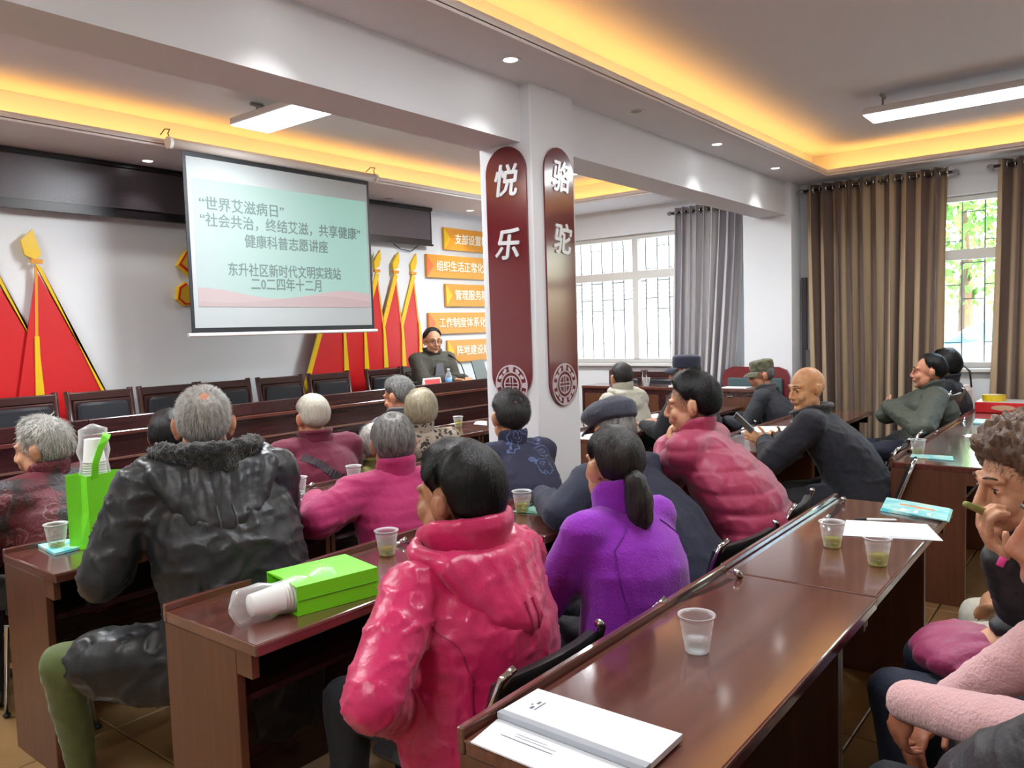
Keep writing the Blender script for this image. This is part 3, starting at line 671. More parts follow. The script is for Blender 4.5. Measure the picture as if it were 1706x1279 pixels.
# ---------------------------------------------------------------- chairs
def podium_chair():
    t = thing('podium_chair', '', 'chair', (0, 0, 0), group='dark wooden chairs behind the podium')   # faces -Y
    wd = mat('dark_chair_wood', (62, 36, 34), .3, coat=.2)
    for s in (-1, 1):
        m = MB(); m.tube([(s * .215, .24, 0), (s * .215, .22, .45), (s * .222, .30, .97)], .022, 8); obj('back_post', m, wd, t, True)
        m = MB(); m.tube([(s * .215, -.22, 0), (s * .215, -.2, .44)], .02, 8); obj('leg', m, wd, t, True)
    m = MB(); m.box((-.235, .275, .90), (.235, .32, .96), .008); obj('top_rail', m, wd, t)
    m = MB(); m.box((-.2, .255, .56), (.2, .30, .90), .006); obj('back_frame', m, wd, t)
    m = MB(); m.box((-.18, .225, .58), (.18, .26, .885), .02); autosmooth(obj('back_pad', m, M_LEATHER, t))
    m = MB(); m.box((-.22, -.24, .41), (.22, .24, .48), .025); autosmooth(obj('seat', m, M_LEATHER, t))
    return t
pc = podium_chair()
lab = ('at the left picture edge before the red flag', 'against the red flag, second from the left', 'third from the left, left of the white-grey head', 'half hidden by the grey-haired man’s head', 'left of the short white-haired man', 'below the left edge of the right flags', 'nearest the speaker with a cable on the desk before it')
xs = (2.07, 2.60, 3.10, 3.58, 4.12, 4.64, 5.32)
for k, x in enumerate(xs):
    l = 'dark wooden podium chair ' + lab[k]
    if k == 0: pc.location = (x, 5.52, ZP); pc['label'] = l
    else: dup(pc, (x, 5.52, ZP), RNG.uniform(-.04, .04), l)
dup(pc, (5.86, 5.58, ZP), .2, 'dark wooden podium chair the speaker sits on')
def audience_chair():
    """chrome-framed stacking chair, faces +Y, origin on the floor below the seat"""
    t = thing('conference_chair', '', 'chair', (0, 0, 0), group='chrome framed black chairs of the audience')
    for s in (-1, 1):
        m = MB(); m.tube([(s * .21, .20, .012), (s * .215, .16, .40), (s * .215, -.14, .43), (s * .215, -.20, .52), (s * .215, -.265, .70), (s * .205, -.29, .765), (s * .17, -.30, .785)], .011, 8); obj('side_frame', m, M_CHROME, t, True)
        m = MB(); m.tube([(s * .215, -.12, .42), (s * .225, -.26, .012)], .011, 8); obj('leg', m, M_CHROME, t, True)
        for fx, fy in ((.21, .20), (.225, -.26)):
            m = MB(); m.ell((s * fx, fy, .012), (.016, .016, .012), nu=8, nv=5); obj('foot_cap', m, M_BLACK, t, True)
    m = MB(); m.box((-.2, -.17, .42), (.2, .2, .465), .02); autosmooth(obj('seat', m, M_BLACKPAD, t))
    m = MB()
    r = []
    for z, y in ((.50, -.19), (.515, -.195), (.64, -.24), (.745, -.275), (.76, -.28)):
        w = .17 if z in (.50, .76) else .2; th = .012 if z in (.50, .76) else .02
        r.append([(-w, y - th, z), (-w * .5, y - th - .012, z), (0, y - th - .016, z), (w * .5, y - th - .012, z), (w, y - th, z), (w, y + th, z), (w * .5, y + th - .012, z), (0, y + th - .016, z), (-w * .5, y + th - .012, z), (-w, y + th, z)])
    m.rings(r); autosmooth(obj('backrest', m, M_BLACKPAD, t), 60)
    return t
ac0 = audience_chair(); AC_USED = []
def seat_chair(x, y, rz, label):
    if not AC_USED: ac0.location = (x, y, 0); ac0.rotation_euler = (0, 0, rz); ac0['label'] = label; AC_USED.append(1)
    else: dup(ac0, (x, y, 0), rz, label)
# ---------------------------------------------------------------- cups, leaflets, papers, bags
M_CUP = clear('clear_plastic_cup', (252, 252, 252), body=.14, rough=.15)
M_TEA = clear('pale_green_tea', (228, 230, 158), body=.07, rough=.05, white=(200, 196, 90)); M_WATER = clear('clear_water', (240, 244, 244), body=.05, rough=.04)
M_TL = mat('tea_leaves', (96, 104, 44), .7, var=.4, vscale=60)
def cup(p, label, tea=True, fill=.3, s=1.0):
    t = thing('plastic_cup', label, 'cup', p, RNG.rand() * 6, 'clear plastic cups on the desks'); H = .090 * s; r0, r1 = .027 * s, .041 * s
    m = MB(); pr = [(.0005, .001), (r0, .001), (r0 + .001, .003)]
    for k in range(1, 9):
        z = k / 8; r = r0 + (r1 - r0) * z; pr += [(r, H * z - .004 * (k < 8)), (r + (.0012 if k in (3, 4, 6) else 0), H * z - .002)]
    pr += [(r1 + .0035, H), (r1 + .0035, H - .003)]
    m.lathe(pr, n=28); obj('cup_wall', m, M_CUP, t, True)
    h = H * fill
    m = MB(); m.lathe([(.0005, .002), (r0 * .96, .002), ((r0 + (r1 - r0) * fill) * .965, h), (.0005, h)], n=24); obj('drink', m, M_TEA if tea else M_WATER, t, True)
    if tea:
        m = MB()
        for k in range(16):
            a, r = RNG.rand() * 6.28, r0 * .8 * RNG.rand() ** .5; m.ell((r * math.cos(a), r * math.sin(a), .005 + .008 * RNG.rand()), (.007, .004, .0025), Matrix.Rotation(RNG.rand() * 3, 3, 'Z'), nu=6, nv=4)
        q = obj('tea_leaves', m, M_TL, t); q['kind'] = 'stuff'
    return t
def cup_at(px, py, label, **k): return cup(atz(px, py, TZ + .001), label, **k)
cup_at(1162, 1084, 'clear cup of plain water alone on the rear desk', tea=False, fill=.34, s=1.02)
cup_at(1387, 910, 'tea cup left of its neighbour by the white sheet', fill=.36); cup_at(1463, 940, 'tea cup right of its neighbour by the white sheet', fill=.38)
cup_at(646, 923, 'tea cup between the green bag and the pink jacket woman', fill=.3)
cup(atz(871, 851, TZ + .007), 'tea cup standing on a mint leaflet left of the navy flat cap man', fill=.38)
cup(atz(96, 909, TZ + .012), 'empty-looking cup on a pale blue booklet at the left desk end', tea=True, fill=.12)
cup_at(192, 812, 'cup just right of the upright green bag', fill=.3); cup_at(418, 776, 'cup right of the fur collar on the front-row desk', fill=.32)
cup(V((2.765, 3.29, TZ + .001)), 'cup left of the magenta quilted shoulder', tea=False, fill=.2); cup(V((4.84, 4.41, TZ + .001)), 'tall tea cup on the front-row desk by the leopard-print woman', fill=.6)
cup_at(1530, 757, 'cup at the near end of the right-hand desk', fill=.35); cup_at(1664, 726, 'cup on the right-hand desk beyond the curly brown hair', tea=False, fill=.2)
cup(V((2.40, 3.28, TZ + .001)), 'cup rim just behind the black jacket shoulder', tea=False, fill=.2)
cup(V((7.36, 4.02, .921)), 'cup on the side desk near the dark cap', tea=False)
def print_mat(name, c1, c2, c3, sc=14):
    m = mat(name, c1, .35, coat=.2); T = NT(m); b = T.n['Principled BSDF']; tc = T.node('ShaderNodeTexCoord'); nz = T.node('ShaderNodeTexNoise'); nz.inputs['Scale'].default_value = sc; nz.inputs['Detail'].default_value = 2
    T.link(tc.outputs['Object'], nz.inputs['Vector']); r = T.node('ShaderNodeValToRGB'); e = r.color_ramp.elements; e[0].position = .38; e[0].color = lin(c1) + (1,); e[1].position = .62; e[1].color = lin(c2) + (1,); x = e.new(.7); x.color = lin(c3) + (1,)
    T.link(nz.outputs['Fac'], r.inputs[0]); T.link(r.outputs[0], b.inputs['Base Color']); return m
M_LFT = print_mat('cyan_leaflet_print', (104, 206, 218), (196, 236, 228), (232, 214, 160))
M_LFG = print_mat('mint_leaflet_print', (110, 214, 190), (206, 240, 226), (240, 240, 220))
def quad(name, label, cat, px, m, z, th, parts=(), grp=None):
    """flat paper goods from four measured corners on a desk top"""
    c = [atz(a, b_, z) for a, b_ in px]; o = sum(c, V((0, 0, 0))) / 4; t = thing(name, label, cat, o, 0, grp)
    q = MB(); q.prism([(p.x - o.x, p.y - o.y) for p in c], lambda u, v, d: V((u, v, d)), 0, th); obj('sheet', q, m, t)
    e = [(p - o) for p in c]
    def loc(u, v, zz): return e[0].lerp(e[1], u).lerp(e[3].lerp(e[2], u), v) + V((0, 0, zz))
    return t, loc
def marks(t, loc, rows, m, z):
    """printed lines of small unreadable type"""
    q = MB()
    for u0, u1, v0, v1 in rows: q.add([loc(u0, v0, z), loc(u1, v0, z), loc(u1, v1, z), loc(u0, v1, z)], [(0, 1, 2, 3)])
    obj('print', q, m, t)
M_INK = mat('grey_print', (120, 124, 134), .8); M_INKW = mat('white_print', (244, 250, 236), .6); M_INKO = mat('orange_print', (226, 150, 90), .6)
zt = TZ + .0012
t, loc = quad('document', 'lower paper in a clear sleeve under the open booklet', 'paper', ((785, 1237), (838, 1192), (1090, 1285), (1010, 1330)), M_PAPER, zt, .003); marks(t, loc, [(.45, .47, .12, .5), (.55, .56, .2, .5), (.62, .63, .2, .42)], M_INK, .0036)
t, loc = quad('booklet', 'open white booklet with a grey spine on the rear desk', 'paper', ((838, 1190), (897, 1155), (1138, 1232), (1085, 1282)), M_PAPER, zt + .004, .012); marks(t, loc, [(.42, .47, .10, .11), (.3, .4, .12, .14), (.5, .6, .12, .14), (.3, .62, .155, .165)], M_INK, .0125)
q = MB(); q.prism([(loc(0, 0, 0).x, loc(0, 0, 0).y), (loc(0, 1, 0).x, loc(0, 1, 0).y), (loc(-.14, 1, 0).x, loc(-.14, 1, 0).y), (loc(-.14, 0, 0).x, loc(-.14, 0, 0).y)], lambda u, v, d: V((u, v, d)), 0.001, .013); obj('spine', q, mat('grey_spine', (168, 174, 182), .4), t)
t, loc = quad('document', 'white sheet lying under the pen by the two tea cups', 'paper', ((1405, 892), (1410, 866), (1545, 873), (1572, 901)), M_PAPER, zt, .0015); marks(t, loc, [(.04, .05, .3, .9), (.08, .09, .3, .8)], M_INK, .002)
for k in range(3):
    t, loc = quad('leaflet', ('bottom leaflet of the cyan stack at the desk end', 'middle leaflet of the cyan stack at the desk end', 'top leaflet of the cyan stack with a drawn orange figure')[k], 'leaflet', ((1467 + k, 851 - k * 2), (1476 + k, 833 - k * 2), (1588 - k * 2, 850 - k), (1582 - k * 2, 870 - k)), M_LFT, zt + .004 * k, .0035, grp='stacked cyan leaflets')
marks(t, loc, [(.55, .66, .25, .8), (.50, .54, .5, .6)], M_INKO, .004); marks(t, loc, [(.1, .3, .3, .36), (.1, .34, .5, .56), (.1, .26, .7, .76)], M_INKW, .0041)
p0, p1 = atz(1423, 864, zt + .006), atz(1495, 866, zt + .006)
t = thing('pen', 'white and black pen lying along the top of the white sheet', 'pen', p0); d = p1 - p0
q = MB(); q.tube([d * .30, d * .97, d], [.0055, .0055, .002], 8); obj('barrel', q, M_WHITE, t, True); q = MB(); q.tube([V((0, 0, 0)), d * .05, d * .3], [.0015, .004, .005], 8); obj('grip', q, M_BLACK, t, True)
q = MB(); q.tube([d * .7 + V((0, 0, .007)), d * .95 + V((0, 0, .007))], .0015, 6); obj('clip', q, M_CHROME, t)
quad('leaflet', 'pale blue booklet under the cup at the left desk end', 'leaflet', ((64, 910), (130, 898), (142, 912), (92, 925)), M_LFT, zt, .010)
quad('leaflet', 'pale blue leaflet between the black jacket and the magenta sleeve', 'leaflet', ((474, 838), (500, 830), (513, 840), (478, 852)), M_LFT, zt, .006)
quad('leaflet', 'mint leaflet under the cup left of the navy flat cap man', 'leaflet', ((853, 853), (880, 846), (905, 838), (905, 856)), M_LFG, zt, .005)
quad('document', 'white-green sheet just behind the mint leaflet', 'paper', ((884, 846), (900, 836), (925, 838), (925, 852)), M_LFG, zt + .005, .0015)
quad('document', 'red sheet on the front-row desk beside the white-haired man', 'paper', ((583, 752), (588, 738), (618, 738), (622, 750)), mat('red_paper', (196, 52, 46), .5), zt, .003)
quad('document', 'white sheet under the tall tea cup', 'paper', ((732, 721), (738, 712), (757, 714), (752, 722)), M_PAPER, zt, .002)
quad('document', 'white paper at the pillar end of the front-row desk', 'paper', ((790, 706), (796, 700), (812, 701), (812, 708)), M_PAPER, zt, .002)
quad('leaflet', 'pale leaflet under the cup on the right-hand desk', 'leaflet', ((1517, 762), (1520, 757), (1588, 761), (1590, 768)), M_LFT, zt, .006)
quad('leaflet', 'pale leaflet farther along the right-hand desk', 'leaflet', ((1622, 706), (1626, 699), (1686, 703), (1690, 710)), M_LFT, zt, .010)
quad('document', 'thin white sheet on the right-hand desk reflecting the window', 'paper', ((1608, 728), (1612, 723), (1652, 726), (1655, 732)), M_PAPER, zt, .002)
quad('document', 'open white papers on the right-hand third desk', 'paper', ((1066, 704), (1072, 689), (1098, 689), (1092, 707)), M_PAPER, zt, .004)
quad('document', 'newspapers spread before the bald man', 'paper', ((1235, 722), (1240, 712), (1322, 712), (1330, 722)), M_PAPER, zt, .012)
quad('leaflet', 'mint leaflet lying before the bald man’s phone', 'leaflet', ((1270, 732), (1275, 724), (1318, 724), (1322, 732)), M_LFG, zt + .001, .004)
t = thing('paper', 'white sheets on the side desk below the window', 'paper', (7.4, 3.62, .921)); q = MB(); q.box((-.05, -.14, 0), (.12, .14, .012)); obj('sheet', q, M_PAPER, t)
t = thing('paper', 'white sheet on the side desk in front of the red wooden chair', 'paper', (7.36, 3.02, .921)); q = MB(); q.box((-.05, -.1, 0), (.12, .16, .008)); obj('sheet', q, M_PAPER, t)
# red gift box with a yellow tape roll on the right-hand desk
c = V((7.56, .80, TZ + .001))
t = thing('box', 'flat red box with an oval emblem at the end of the right-hand desk', 'box', c); q = MB(); q.box((-.16, -.22, 0), (.16, .22, .085), .005); obj('box_body', q, mat('red_card_box', (214, 40, 44), .35), t)
q = MB(); q.box((-.155, -.215, .085), (.155, .215, .088)); obj('box_top', q, mat('grey_box_top', (200, 196, 196), .5), t)
q = MB(); q.prism([(.085 * math.cos(a) + .02, .022 * math.sin(a)) for a in np.linspace(0, 2 * math.pi, 21)[:-1]], lambda u, v, d: V((-.16 - d, u, v + .043)), 0, .002); obj('oval_emblem', q, mat('beige_emblem', (214, 176, 140), .5), t)
t = thing('tape_roll', 'yellow tape roll on top of the red box', 'tape', c + V((-.03, .10, .089))); q = MB(); q.lathe([(.06, 0), (.085, 0), (.085, .05), (.06, .05), (.06, 0)], n=24); obj('roll', q, mat('yellow_tape', (238, 204, 40), .3, coat=.3), t, False)
q = MB(); q.lathe([(.052, .002), (.06, .002), (.06, .048), (.052, .048), (.052, .002)], n=24); obj('core', q, M_WHITE, t)

# green non-woven gift bags with rolls of paper cups
M_PCUP = mat('white_paper_cup', (238, 238, 234), .5); M_FILM = clear('crinkled_plastic_film', (252, 252, 252), body=.10, rough=.2)
def cup_roll(name, label, p, axis, n, r=.038):
    t = thing(name, label, 'cups', p); ax = V(axis).normalized(); rot = V((0, 0, 1)).rotation_difference(ax).to_matrix().to_4x4()
    me = MB(); me.lathe([(.0005, .0), (r * .76, .0), (r * .78, .002), (r, .085), (r + .003, .088), (r + .003, .092), (r - .002, .092), (r * .75, .004)], n=24); mm = me.mesh('paper_cup', M_PCUP, True); mm.transform(Matrix.Translation((0, 0, -.092)) ); mm.transform(Matrix.Rotation(math.pi, 4, 'X')); mm.transform(rot)
    for k in range(n):
        link('paper_cup', mm, t, ax * (.010 * k))
    f = MB(); pr = []
    for k in range(9):
        z = -.02 + k * (n * .010 + .14) / 8; pr.append((r + .012 + .006 * math.sin(k * 2.3), z))
    f.lathe([(.004, -.035)] + pr + [(.006, pr[-1][1] + .02)], n=20); fm = f.mesh('plastic_film', M_FILM, True)
    for v in fm.vertices: v.co += V((.004 * math.sin(v.co.z * 150 + v.co.x * 90), .004 * math.cos(v.co.z * 130), 0))
    fm.transform(rot); link('plastic_film', fm, t)
    return t
def bag_mesh(w, d, h, open_top=True):
    """folded bag with a slim wall; side gussets pinched inwards"""
    m = MB(); th = .002; r = []
    for z, g in ((0, 0), (.02, .004), (h * .5, .018), (h, .022)):
        r.append([(-w / 2, -d / 2, z), (0, -d / 2 - .004, z), (w / 2, -d / 2, z), (w / 2 - g, 0, z), (w / 2, d / 2, z), (0, d / 2 + .004, z), (-w / 2, d / 2, z), (-w / 2 + g, 0, z)])
    inner = [[(x * .97, y * .95, z) for x, y, z in q] for q in r[::-1]]; inner[-1] = [(x, y, .004) for x, y, z in inner[-1]]
    m.rings(r + inner, True); return m
def handle(pts, w=.026):
    m = MB(); a = [V(p) for p in pts]
    n = len(a); vs = []
    for k in range(n):
        tn = (a[min(k + 1, n - 1)] - a[max(k - 1, 0)]).normalized(); s = V((1, 0, 0)) if abs(tn.x) < .9 else V((0, 0, 1)); s = (s - tn * s.dot(tn)).normalized() * w / 2; u = tn.cross(s).normalized() * .0012
        vs.append([a[k] - s - u, a[k] + s - u, a[k] + s + u, a[k] - s + u])
    return m.rings(vs, True)
bp = atz(166, 905, TZ + .001)
bg1 = thing('gift_bag', 'upright lime green bag with a roll of paper cups sticking out', 'bag', bp, math.radians(18))
obj('bag_body', bag_mesh(.17, .11, .285), M_GREEN, bg1)
h = handle([(-.05, -.056, .27), (-.055, -.07, .33), (-.03, -.075, .39), (0.0, -.07, .425), (.025, -.05, .435)], .03); obj('handle', h, M_GREEN, bg1)
h = handle([(.05, .056, .27), (.085, .04, .26), (.105, .02, .20), (.115, .0, .14), (.11, -.03, .10)], .026); obj('handle', h, M_GREEN, bg1)
cup_roll('cup_roll', 'roll of white paper cups in plastic wrap standing in the green bag', bp + V((.005, .0, .135)), (.0, .02, 1), 20, .040)
# lying bag: bottom face to the right rear, mouth toward the left
c = [atz(x, y, TZ) for x, y in ((497, 1027), (632, 990), (572, 965), (443, 985))]
ex = (c[1] - c[0]); L = ex.length; ex.normalize(); o = c[0]; ey = V((-ex.y, ex.x, 0))
rz = math.atan2(ex.y, ex.x); Wd = .205; Hh = .085
bg2 = thing('gift_bag', 'lime green bag lying on its side with white print on top', 'bag', V((o.x, o.y, TZ + .001)), rz)
m = MB(); w_ = .0025; r = []
for x, k in ((L, 0), (L * .5, .004), (0.0, .0)):
    r.append([(x, 0, 0), (x, 0, Hh * .5 - .0), (x, 0, Hh), (x, Wd * .5, Hh + .006 * (x < L)), (x, Wd, Hh), (x, Wd, 0)])
inner = [[(q[0] if i_ else q[0], min(max(q[1], w_), Wd - w_), min(max(q[2], w_), Hh - w_)) for q in rr] for i_, rr in enumerate(r[::-1])]
inner[-1] = [(L - w_, q[1], q[2]) for q in inner[-1]]
m.rings(r + inner, True); obj('bag_body', m, M_GREEN, bg2)
m = MB(); m.tube([(L * .02, -.0015, Hh * .52), (L * .98, -.0015, Hh * .52)], .0012, 6); m.tube([(L + .001, .01, Hh * .5), (L + .001, Wd - .01, Hh * .5)], .0012, 6); obj('fold_crease', m, mat('darker_green_crease', (70, 160, 16), .6), bg2)
m = MB()
for u0, u1, v0, v1 in ((.42, .60, .62, .67), (.34, .62, .53, .57), (.34, .55, .44, .48), (.30, .58, .33, .36), (.30, .52, .24, .27), (.66, .86, .72, .74)):
    k = int((u1 - u0) / .045)
    for j in range(k):
        a = u0 + (u1 - u0) * j / k; b_ = a + (u1 - u0) / k * .72; z = Hh + .0068
        m.add([(L * a, Wd * v0, z), (L * b_, Wd * v0, z), (L * b_, Wd * v1, z), (L * a, Wd * v1, z)], [(0, 1, 2, 3)])
obj('print', m, mat('pale_green_print', (178, 240, 120), .6), bg2)
cup_roll('cup_roll', 'roll of white paper cups in plastic wrap poking out of the lying bag', V((o.x, o.y, TZ + .046)) + ex * .12 + ey * .06, tuple(-ex), 15, .040)

# things on the podium
t = thing('microphone', 'black gooseneck microphone on the podium before the speaker', 'microphone', (5.62, 5.0, 1.105))
m = MB(); m.box((-.05, -.03, -.08), (.05, .08, -.05), .006); obj('base', m, M_BLACK, t)
m = MB(); m.tube([(0, .02, -.055), (0, .02, .06), (-.05, .01, .14), (-.13, 0, .19), (-.20, -.01, .22)], .005, 8); obj('gooseneck', m, M_BLACK, t, True)
m = MB(); m.cap((-.20, -.01, .22), (-.235, -.015, .235), .013, .015); obj('head', m, M_BLACK, t, True)
t = thing('name_card', 'red name card standing on the podium before the speaker', 'sign', (5.02, 4.87, 1.02)); m = MB(); m.prism([(-.035, 0), (.035, 0), (0.0, .135)], lambda u, v, d: V((d, u, v)), -.11, .11); obj('card', m, M_WHITE, t)
m = MB(); m.prism([(-.034, .01), (-.006, .122), (-.007, .122), (-.036, .01)], lambda u, v, d: V((d, u, v)), -.095, .095); obj('red_face', m, mat('coral_red_card', (226, 84, 84), .4), t)
t = thing('microphone', 'thin black cable microphone lying before the name card', 'microphone', (4.75, 4.93, 1.022)); m = MB(); m.tube([(-.25, 0, .0), (-.2, .02, .08), (-.05, .02, .105), (.15, .0, .1)], .006, 8); obj('gooseneck', m, M_BLACK, t, True)
t = thing('bottle', 'small blue water bottle on the podium in front of the speaker', 'bottle', (5.40, 5.02, 1.02)); m = MB(); m.lathe([(.0005, 0), (.03, 0), (.032, .01), (.032, .12), (.022, .15), (.012, .165), (.012, .18)], n=20); obj('bottle_body', m, clear('bottle_plastic', (220, 236, 250), .2), t, True)
m = MB(); m.lathe([(.0325, .04), (.0328, .04), (.0328, .11), (.0325, .11)], n=20); obj('label_band', m, mat('blue_label', (110, 160, 214), .4), t, True); m = MB(); m.lathe([(.014, .178), (.014, .195), (.0005, .195)], n=16); obj('cap', m, M_WHITE, t)
t = thing('laptop', 'black open laptop on the podium beside the pillar', 'laptop', (6.10, 5.05, 1.022), math.radians(200)); m = MB(); m.box((-.17, -.12, 0), (.17, .12, .018), .004); obj('base', m, M_BLACK, t)
m = MB(); m.prism([(-.12, .02), (-.11, .02), (-.17, .24), (-.18, .24)], lambda u, v, d: V((d, u, v)), -.17, .17); obj('lid', m, M_BLACK, t)
# red-framed armchair and chairs at the side desks
t = thing('armchair', 'red wooden chair with a teal pad behind the side desk', 'chair', (7.60, 2.98, 0), math.radians(-90)); wd = mat('red_chair_wood', (112, 40, 44), .3, coat=.2)
m = MB(); m.rings([[(-.36, -.26, z) if 0 else (x, y, z) for x, y in ((-.34 * k, .10), (.34 * k, .10), (.34 * k, .15), (-.34 * k, .15))] for z, k in ((.5, 1), (1.02, 1), (1.08, .92), (1.11, .7))]); obj('back_frame', m, wd, t)
m = MB(); m.box((-.28, .07, .58), (.28, .10, 1.0), .01); obj('back_pad', m, mat('teal_grey_vinyl', (70, 92, 96), .4), t)
m = MB(); m.box((-.30, -.2, .42), (.30, .12, .5), .02); obj('seat', m, M_LEATHER, t)
for s in (-1, 1):
    for yy in (-.16, .11):
        m = MB(); m.tube([(s * .3, yy, 0), (s * .3, yy, .45)], .022, 8); obj('leg', m, wd, t)
for k, y in enumerate((4.15, 4.62)):
    l = ('black chair behind the side desk near the dark cap', 'black chair behind the side desk left of the grey-hooded man')[k]
    dup(pc, (7.84, y, 0), math.radians(-90), l, 'chairs at the side desks').scale = (.95, .5, 1.08)
# ---------------------------------------------------------------- people
def vnoise(P, f, seed=0):
    """smooth value noise on an (n,3) array, range -1..1"""
    Q = np.asarray(P) * f + 37.7 + seed * 11.3; I = np.floor(Q).astype(np.int64); Fr = Q - I; Fr = Fr * Fr * (3 - 2 * Fr); out = np.zeros(len(Q))
    for dx in (0, 1):
        for dy in (0, 1):
            for dz in (0, 1):
                h = (I[:, 0] + dx) * 374761393 + (I[:, 1] + dy) * 668265263 + (I[:, 2] + dz) * 2147483647 + seed * 974711
                h = (h ^ (h >> 13)) * 1274126177; h = (h ^ (h >> 16)) & 0xffff
                w = (Fr[:, 0] if dx else 1 - Fr[:, 0]) * (Fr[:, 1] if dy else 1 - Fr[:, 1]) * (Fr[:, 2] if dz else 1 - Fr[:, 2])
                out += w * (h / 32767.5 - 1)
    return out
def fuse(mb, voxel, smooth=6, factor=.5, decim=None):
    me = mb.mesh('fuse', []); o = bpy.data.objects.new('fuse', me); COL.objects.link(o)
    r = o.modifiers.new('r', 'REMESH'); r.mode = 'VOXEL'; r.voxel_size = voxel
    if smooth: s = o.modifiers.new('s', 'SMOOTH'); s.factor = factor; s.iterations = smooth
    if decim: d = o.modifiers.new('d', 'DECIMATE'); d.ratio = decim
    out = evaluated(o); bpy.data.objects.remove(o); bpy.data.meshes.remove(me); out.shade_smooth(); out.materials.clear(); return out
def get_co(me): a = np.empty(len(me.vertices) * 3); me.vertices.foreach_get('co', a); return a.reshape(-1, 3)
def get_no(me): a = np.empty(len(me.vertices) * 3); me.vertex_normals.foreach_get('vector', a); return a.reshape(-1, 3)
def set_co(me, c): me.vertices.foreach_set('co', c.ravel()); me.update()
def wrinkle(me, amp, f=9.0, stretch=(1, 1, 1.8), seed=0, quilt=0, qamp=.008, qdir=(0, 0, 1), fine=.35, puff=None):
    c = get_co(me); n = get_no(me); s = np.array(stretch)
    w = vnoise(c, 2.2, seed + 5)[:, None] * .07
    a1 = 1 - np.abs(vnoise(c * s + w, f, seed)); a2 = 1 - np.abs(vnoise(c * s * (1.5, 1.5, .8) + w * 2, f * 1.9, seed + 1))
    d = amp * (.55 * vnoise(c, f * .45, seed + 7) + .9 * a1 ** 6 - .25 + fine * 1.2 * (a2 ** 6 - .3))
    if quilt:
        h = c @ np.array(qdir) + .012 * vnoise(c, 7, seed + 2); d = d + qamp * (np.abs(np.sin(math.pi * h / quilt)) ** .55 - .6)
    set_co(me, c + n * d[:, None])
SKIN = {}
def skin(name, rgb): return mat('skin_' + name, rgb, .5, var=.18, vscale=30, bump=.12, bscale=110, spec=.4, rgb2=tuple(int(x * .88) for x in rgb))
M_LIP = mat('lip', (172, 114, 96), .45); M_EYEW = mat('eye_white', (214, 206, 198), .2); M_IRIS = mat('iris', (26, 18, 14), .1)
def hair_mat(name, c1, c2, sc=90):
    m = mat('hair_' + name, c1, .33, var=.5, vscale=sc, rgb2=c2, bump=.35, bscale=260, spec=.35, stretch=(1, 1, .22)); return m
H_BLACK = hair_mat('black', (11, 10, 12), (24, 23, 25)); H_DARK = hair_mat('dark', (28, 25, 26), (50, 46, 45)); H_GREY = hair_mat('grey', (112, 110, 108), (168, 166, 162)); H_SALT = hair_mat('salt', (84, 82, 82), (150, 148, 144))
H_WHITE = hair_mat('white', (218, 212, 196), (190, 184, 168)); H_CROP = hair_mat('cropped_grey', (176, 172, 166), (122, 118, 112)); H_BLOND = hair_mat('ash', (176, 166, 140), (134, 122, 98)); H_BROWN = hair_mat('brown', (70, 50, 38), (108, 82, 62)); H_WISP = hair_mat('wisp', (150, 148, 142), (214, 210, 202))

def hmask(az, el, style):
    """how far inside the hairline a direction lies (degrees); az 0 = face, 180 = nape"""
    tab = {'short': ([0, 30, 50, 66, 80, 92, 104, 116, 180], [38, 36, 30, 10, -2, 8, -24, -46, -60]),
           'curly': ([0, 30, 46, 60, 75, 95, 110, 125, 180], [26, 24, 14, -6, -20, -30, -44, -50, -54]),
           'bob': ([0, 30, 46, 60, 75, 95, 110, 125, 180], [36, 30, 8, -14, -30, -44, -52, -56, -58]),
           'ear': ([0, 30, 46, 58, 70, 80, 92, 104, 116, 180], [36, 34, 26, 14, 2, 10, 12, -16, -44, -58]),
           'up': ([0, 30, 50, 66, 80, 92, 104, 116, 180], [38, 34, 24, 4, -4, 6, -22, -40, -46]),
           'fringe': ([0, 30, 50, 62, 78, 92, 106, 118, 180], [16, 16, 10, -6, -12, 0, -28, -42, -50]),
           'receding': ([0, 28, 48, 66, 80, 92, 104, 116, 180], [58, 56, 44, 22, 4, 10, -20, -38, -46])}[style]
    return el - np.interp(az, *tab)
HC, HR = np.array((0, -.012, .024)), np.array((.075, .094, .090))
def hair_surface(D, thick, style, spot=None, seed=0, bulge=0.0):
    az = np.degrees(np.abs(np.arctan2(D[:, 0], D[:, 1]))); el = np.degrees(np.arcsin(np.clip(D[:, 2], -1, 1)))
    m = hmask(az, el, style); k = np.clip(m / np.where(az > 75, 10.0 if style == 'bob' else 34.0, 14.0), 0, 1); k = k * k * (3 - 2 * k)
    if spot is not None:
        s = np.array(spot[:3]); s = s / np.linalg.norm(s); ang = np.degrees(np.arccos(np.clip(D @ s, -1, 1))); k = k * np.clip((ang - spot[3] * .25) / (spot[3] * 1.0), 0, 1)
    nearear = np.exp(-((az - 86) / 26.0) ** 2) * np.clip((26 - el) / 22, 0, 1) * (0 if style in ('bob', 'curly') else 1)
    r = 1.0 / np.sqrt(((D / HR) ** 2).sum(1)); back = np.clip((az - 80) / 60, 0, 1) * np.clip(-el / 30, 0, 1)
    t = thick * (1 + .35 * np.clip(el / 60, 0, 1)) * (1 + .18 * vnoise(D, 3.1, seed)) * (1 - .72 * nearear) + bulge * back
    return HC + D * (r + t * k - .007 * (k < .02))[:, None], k, m
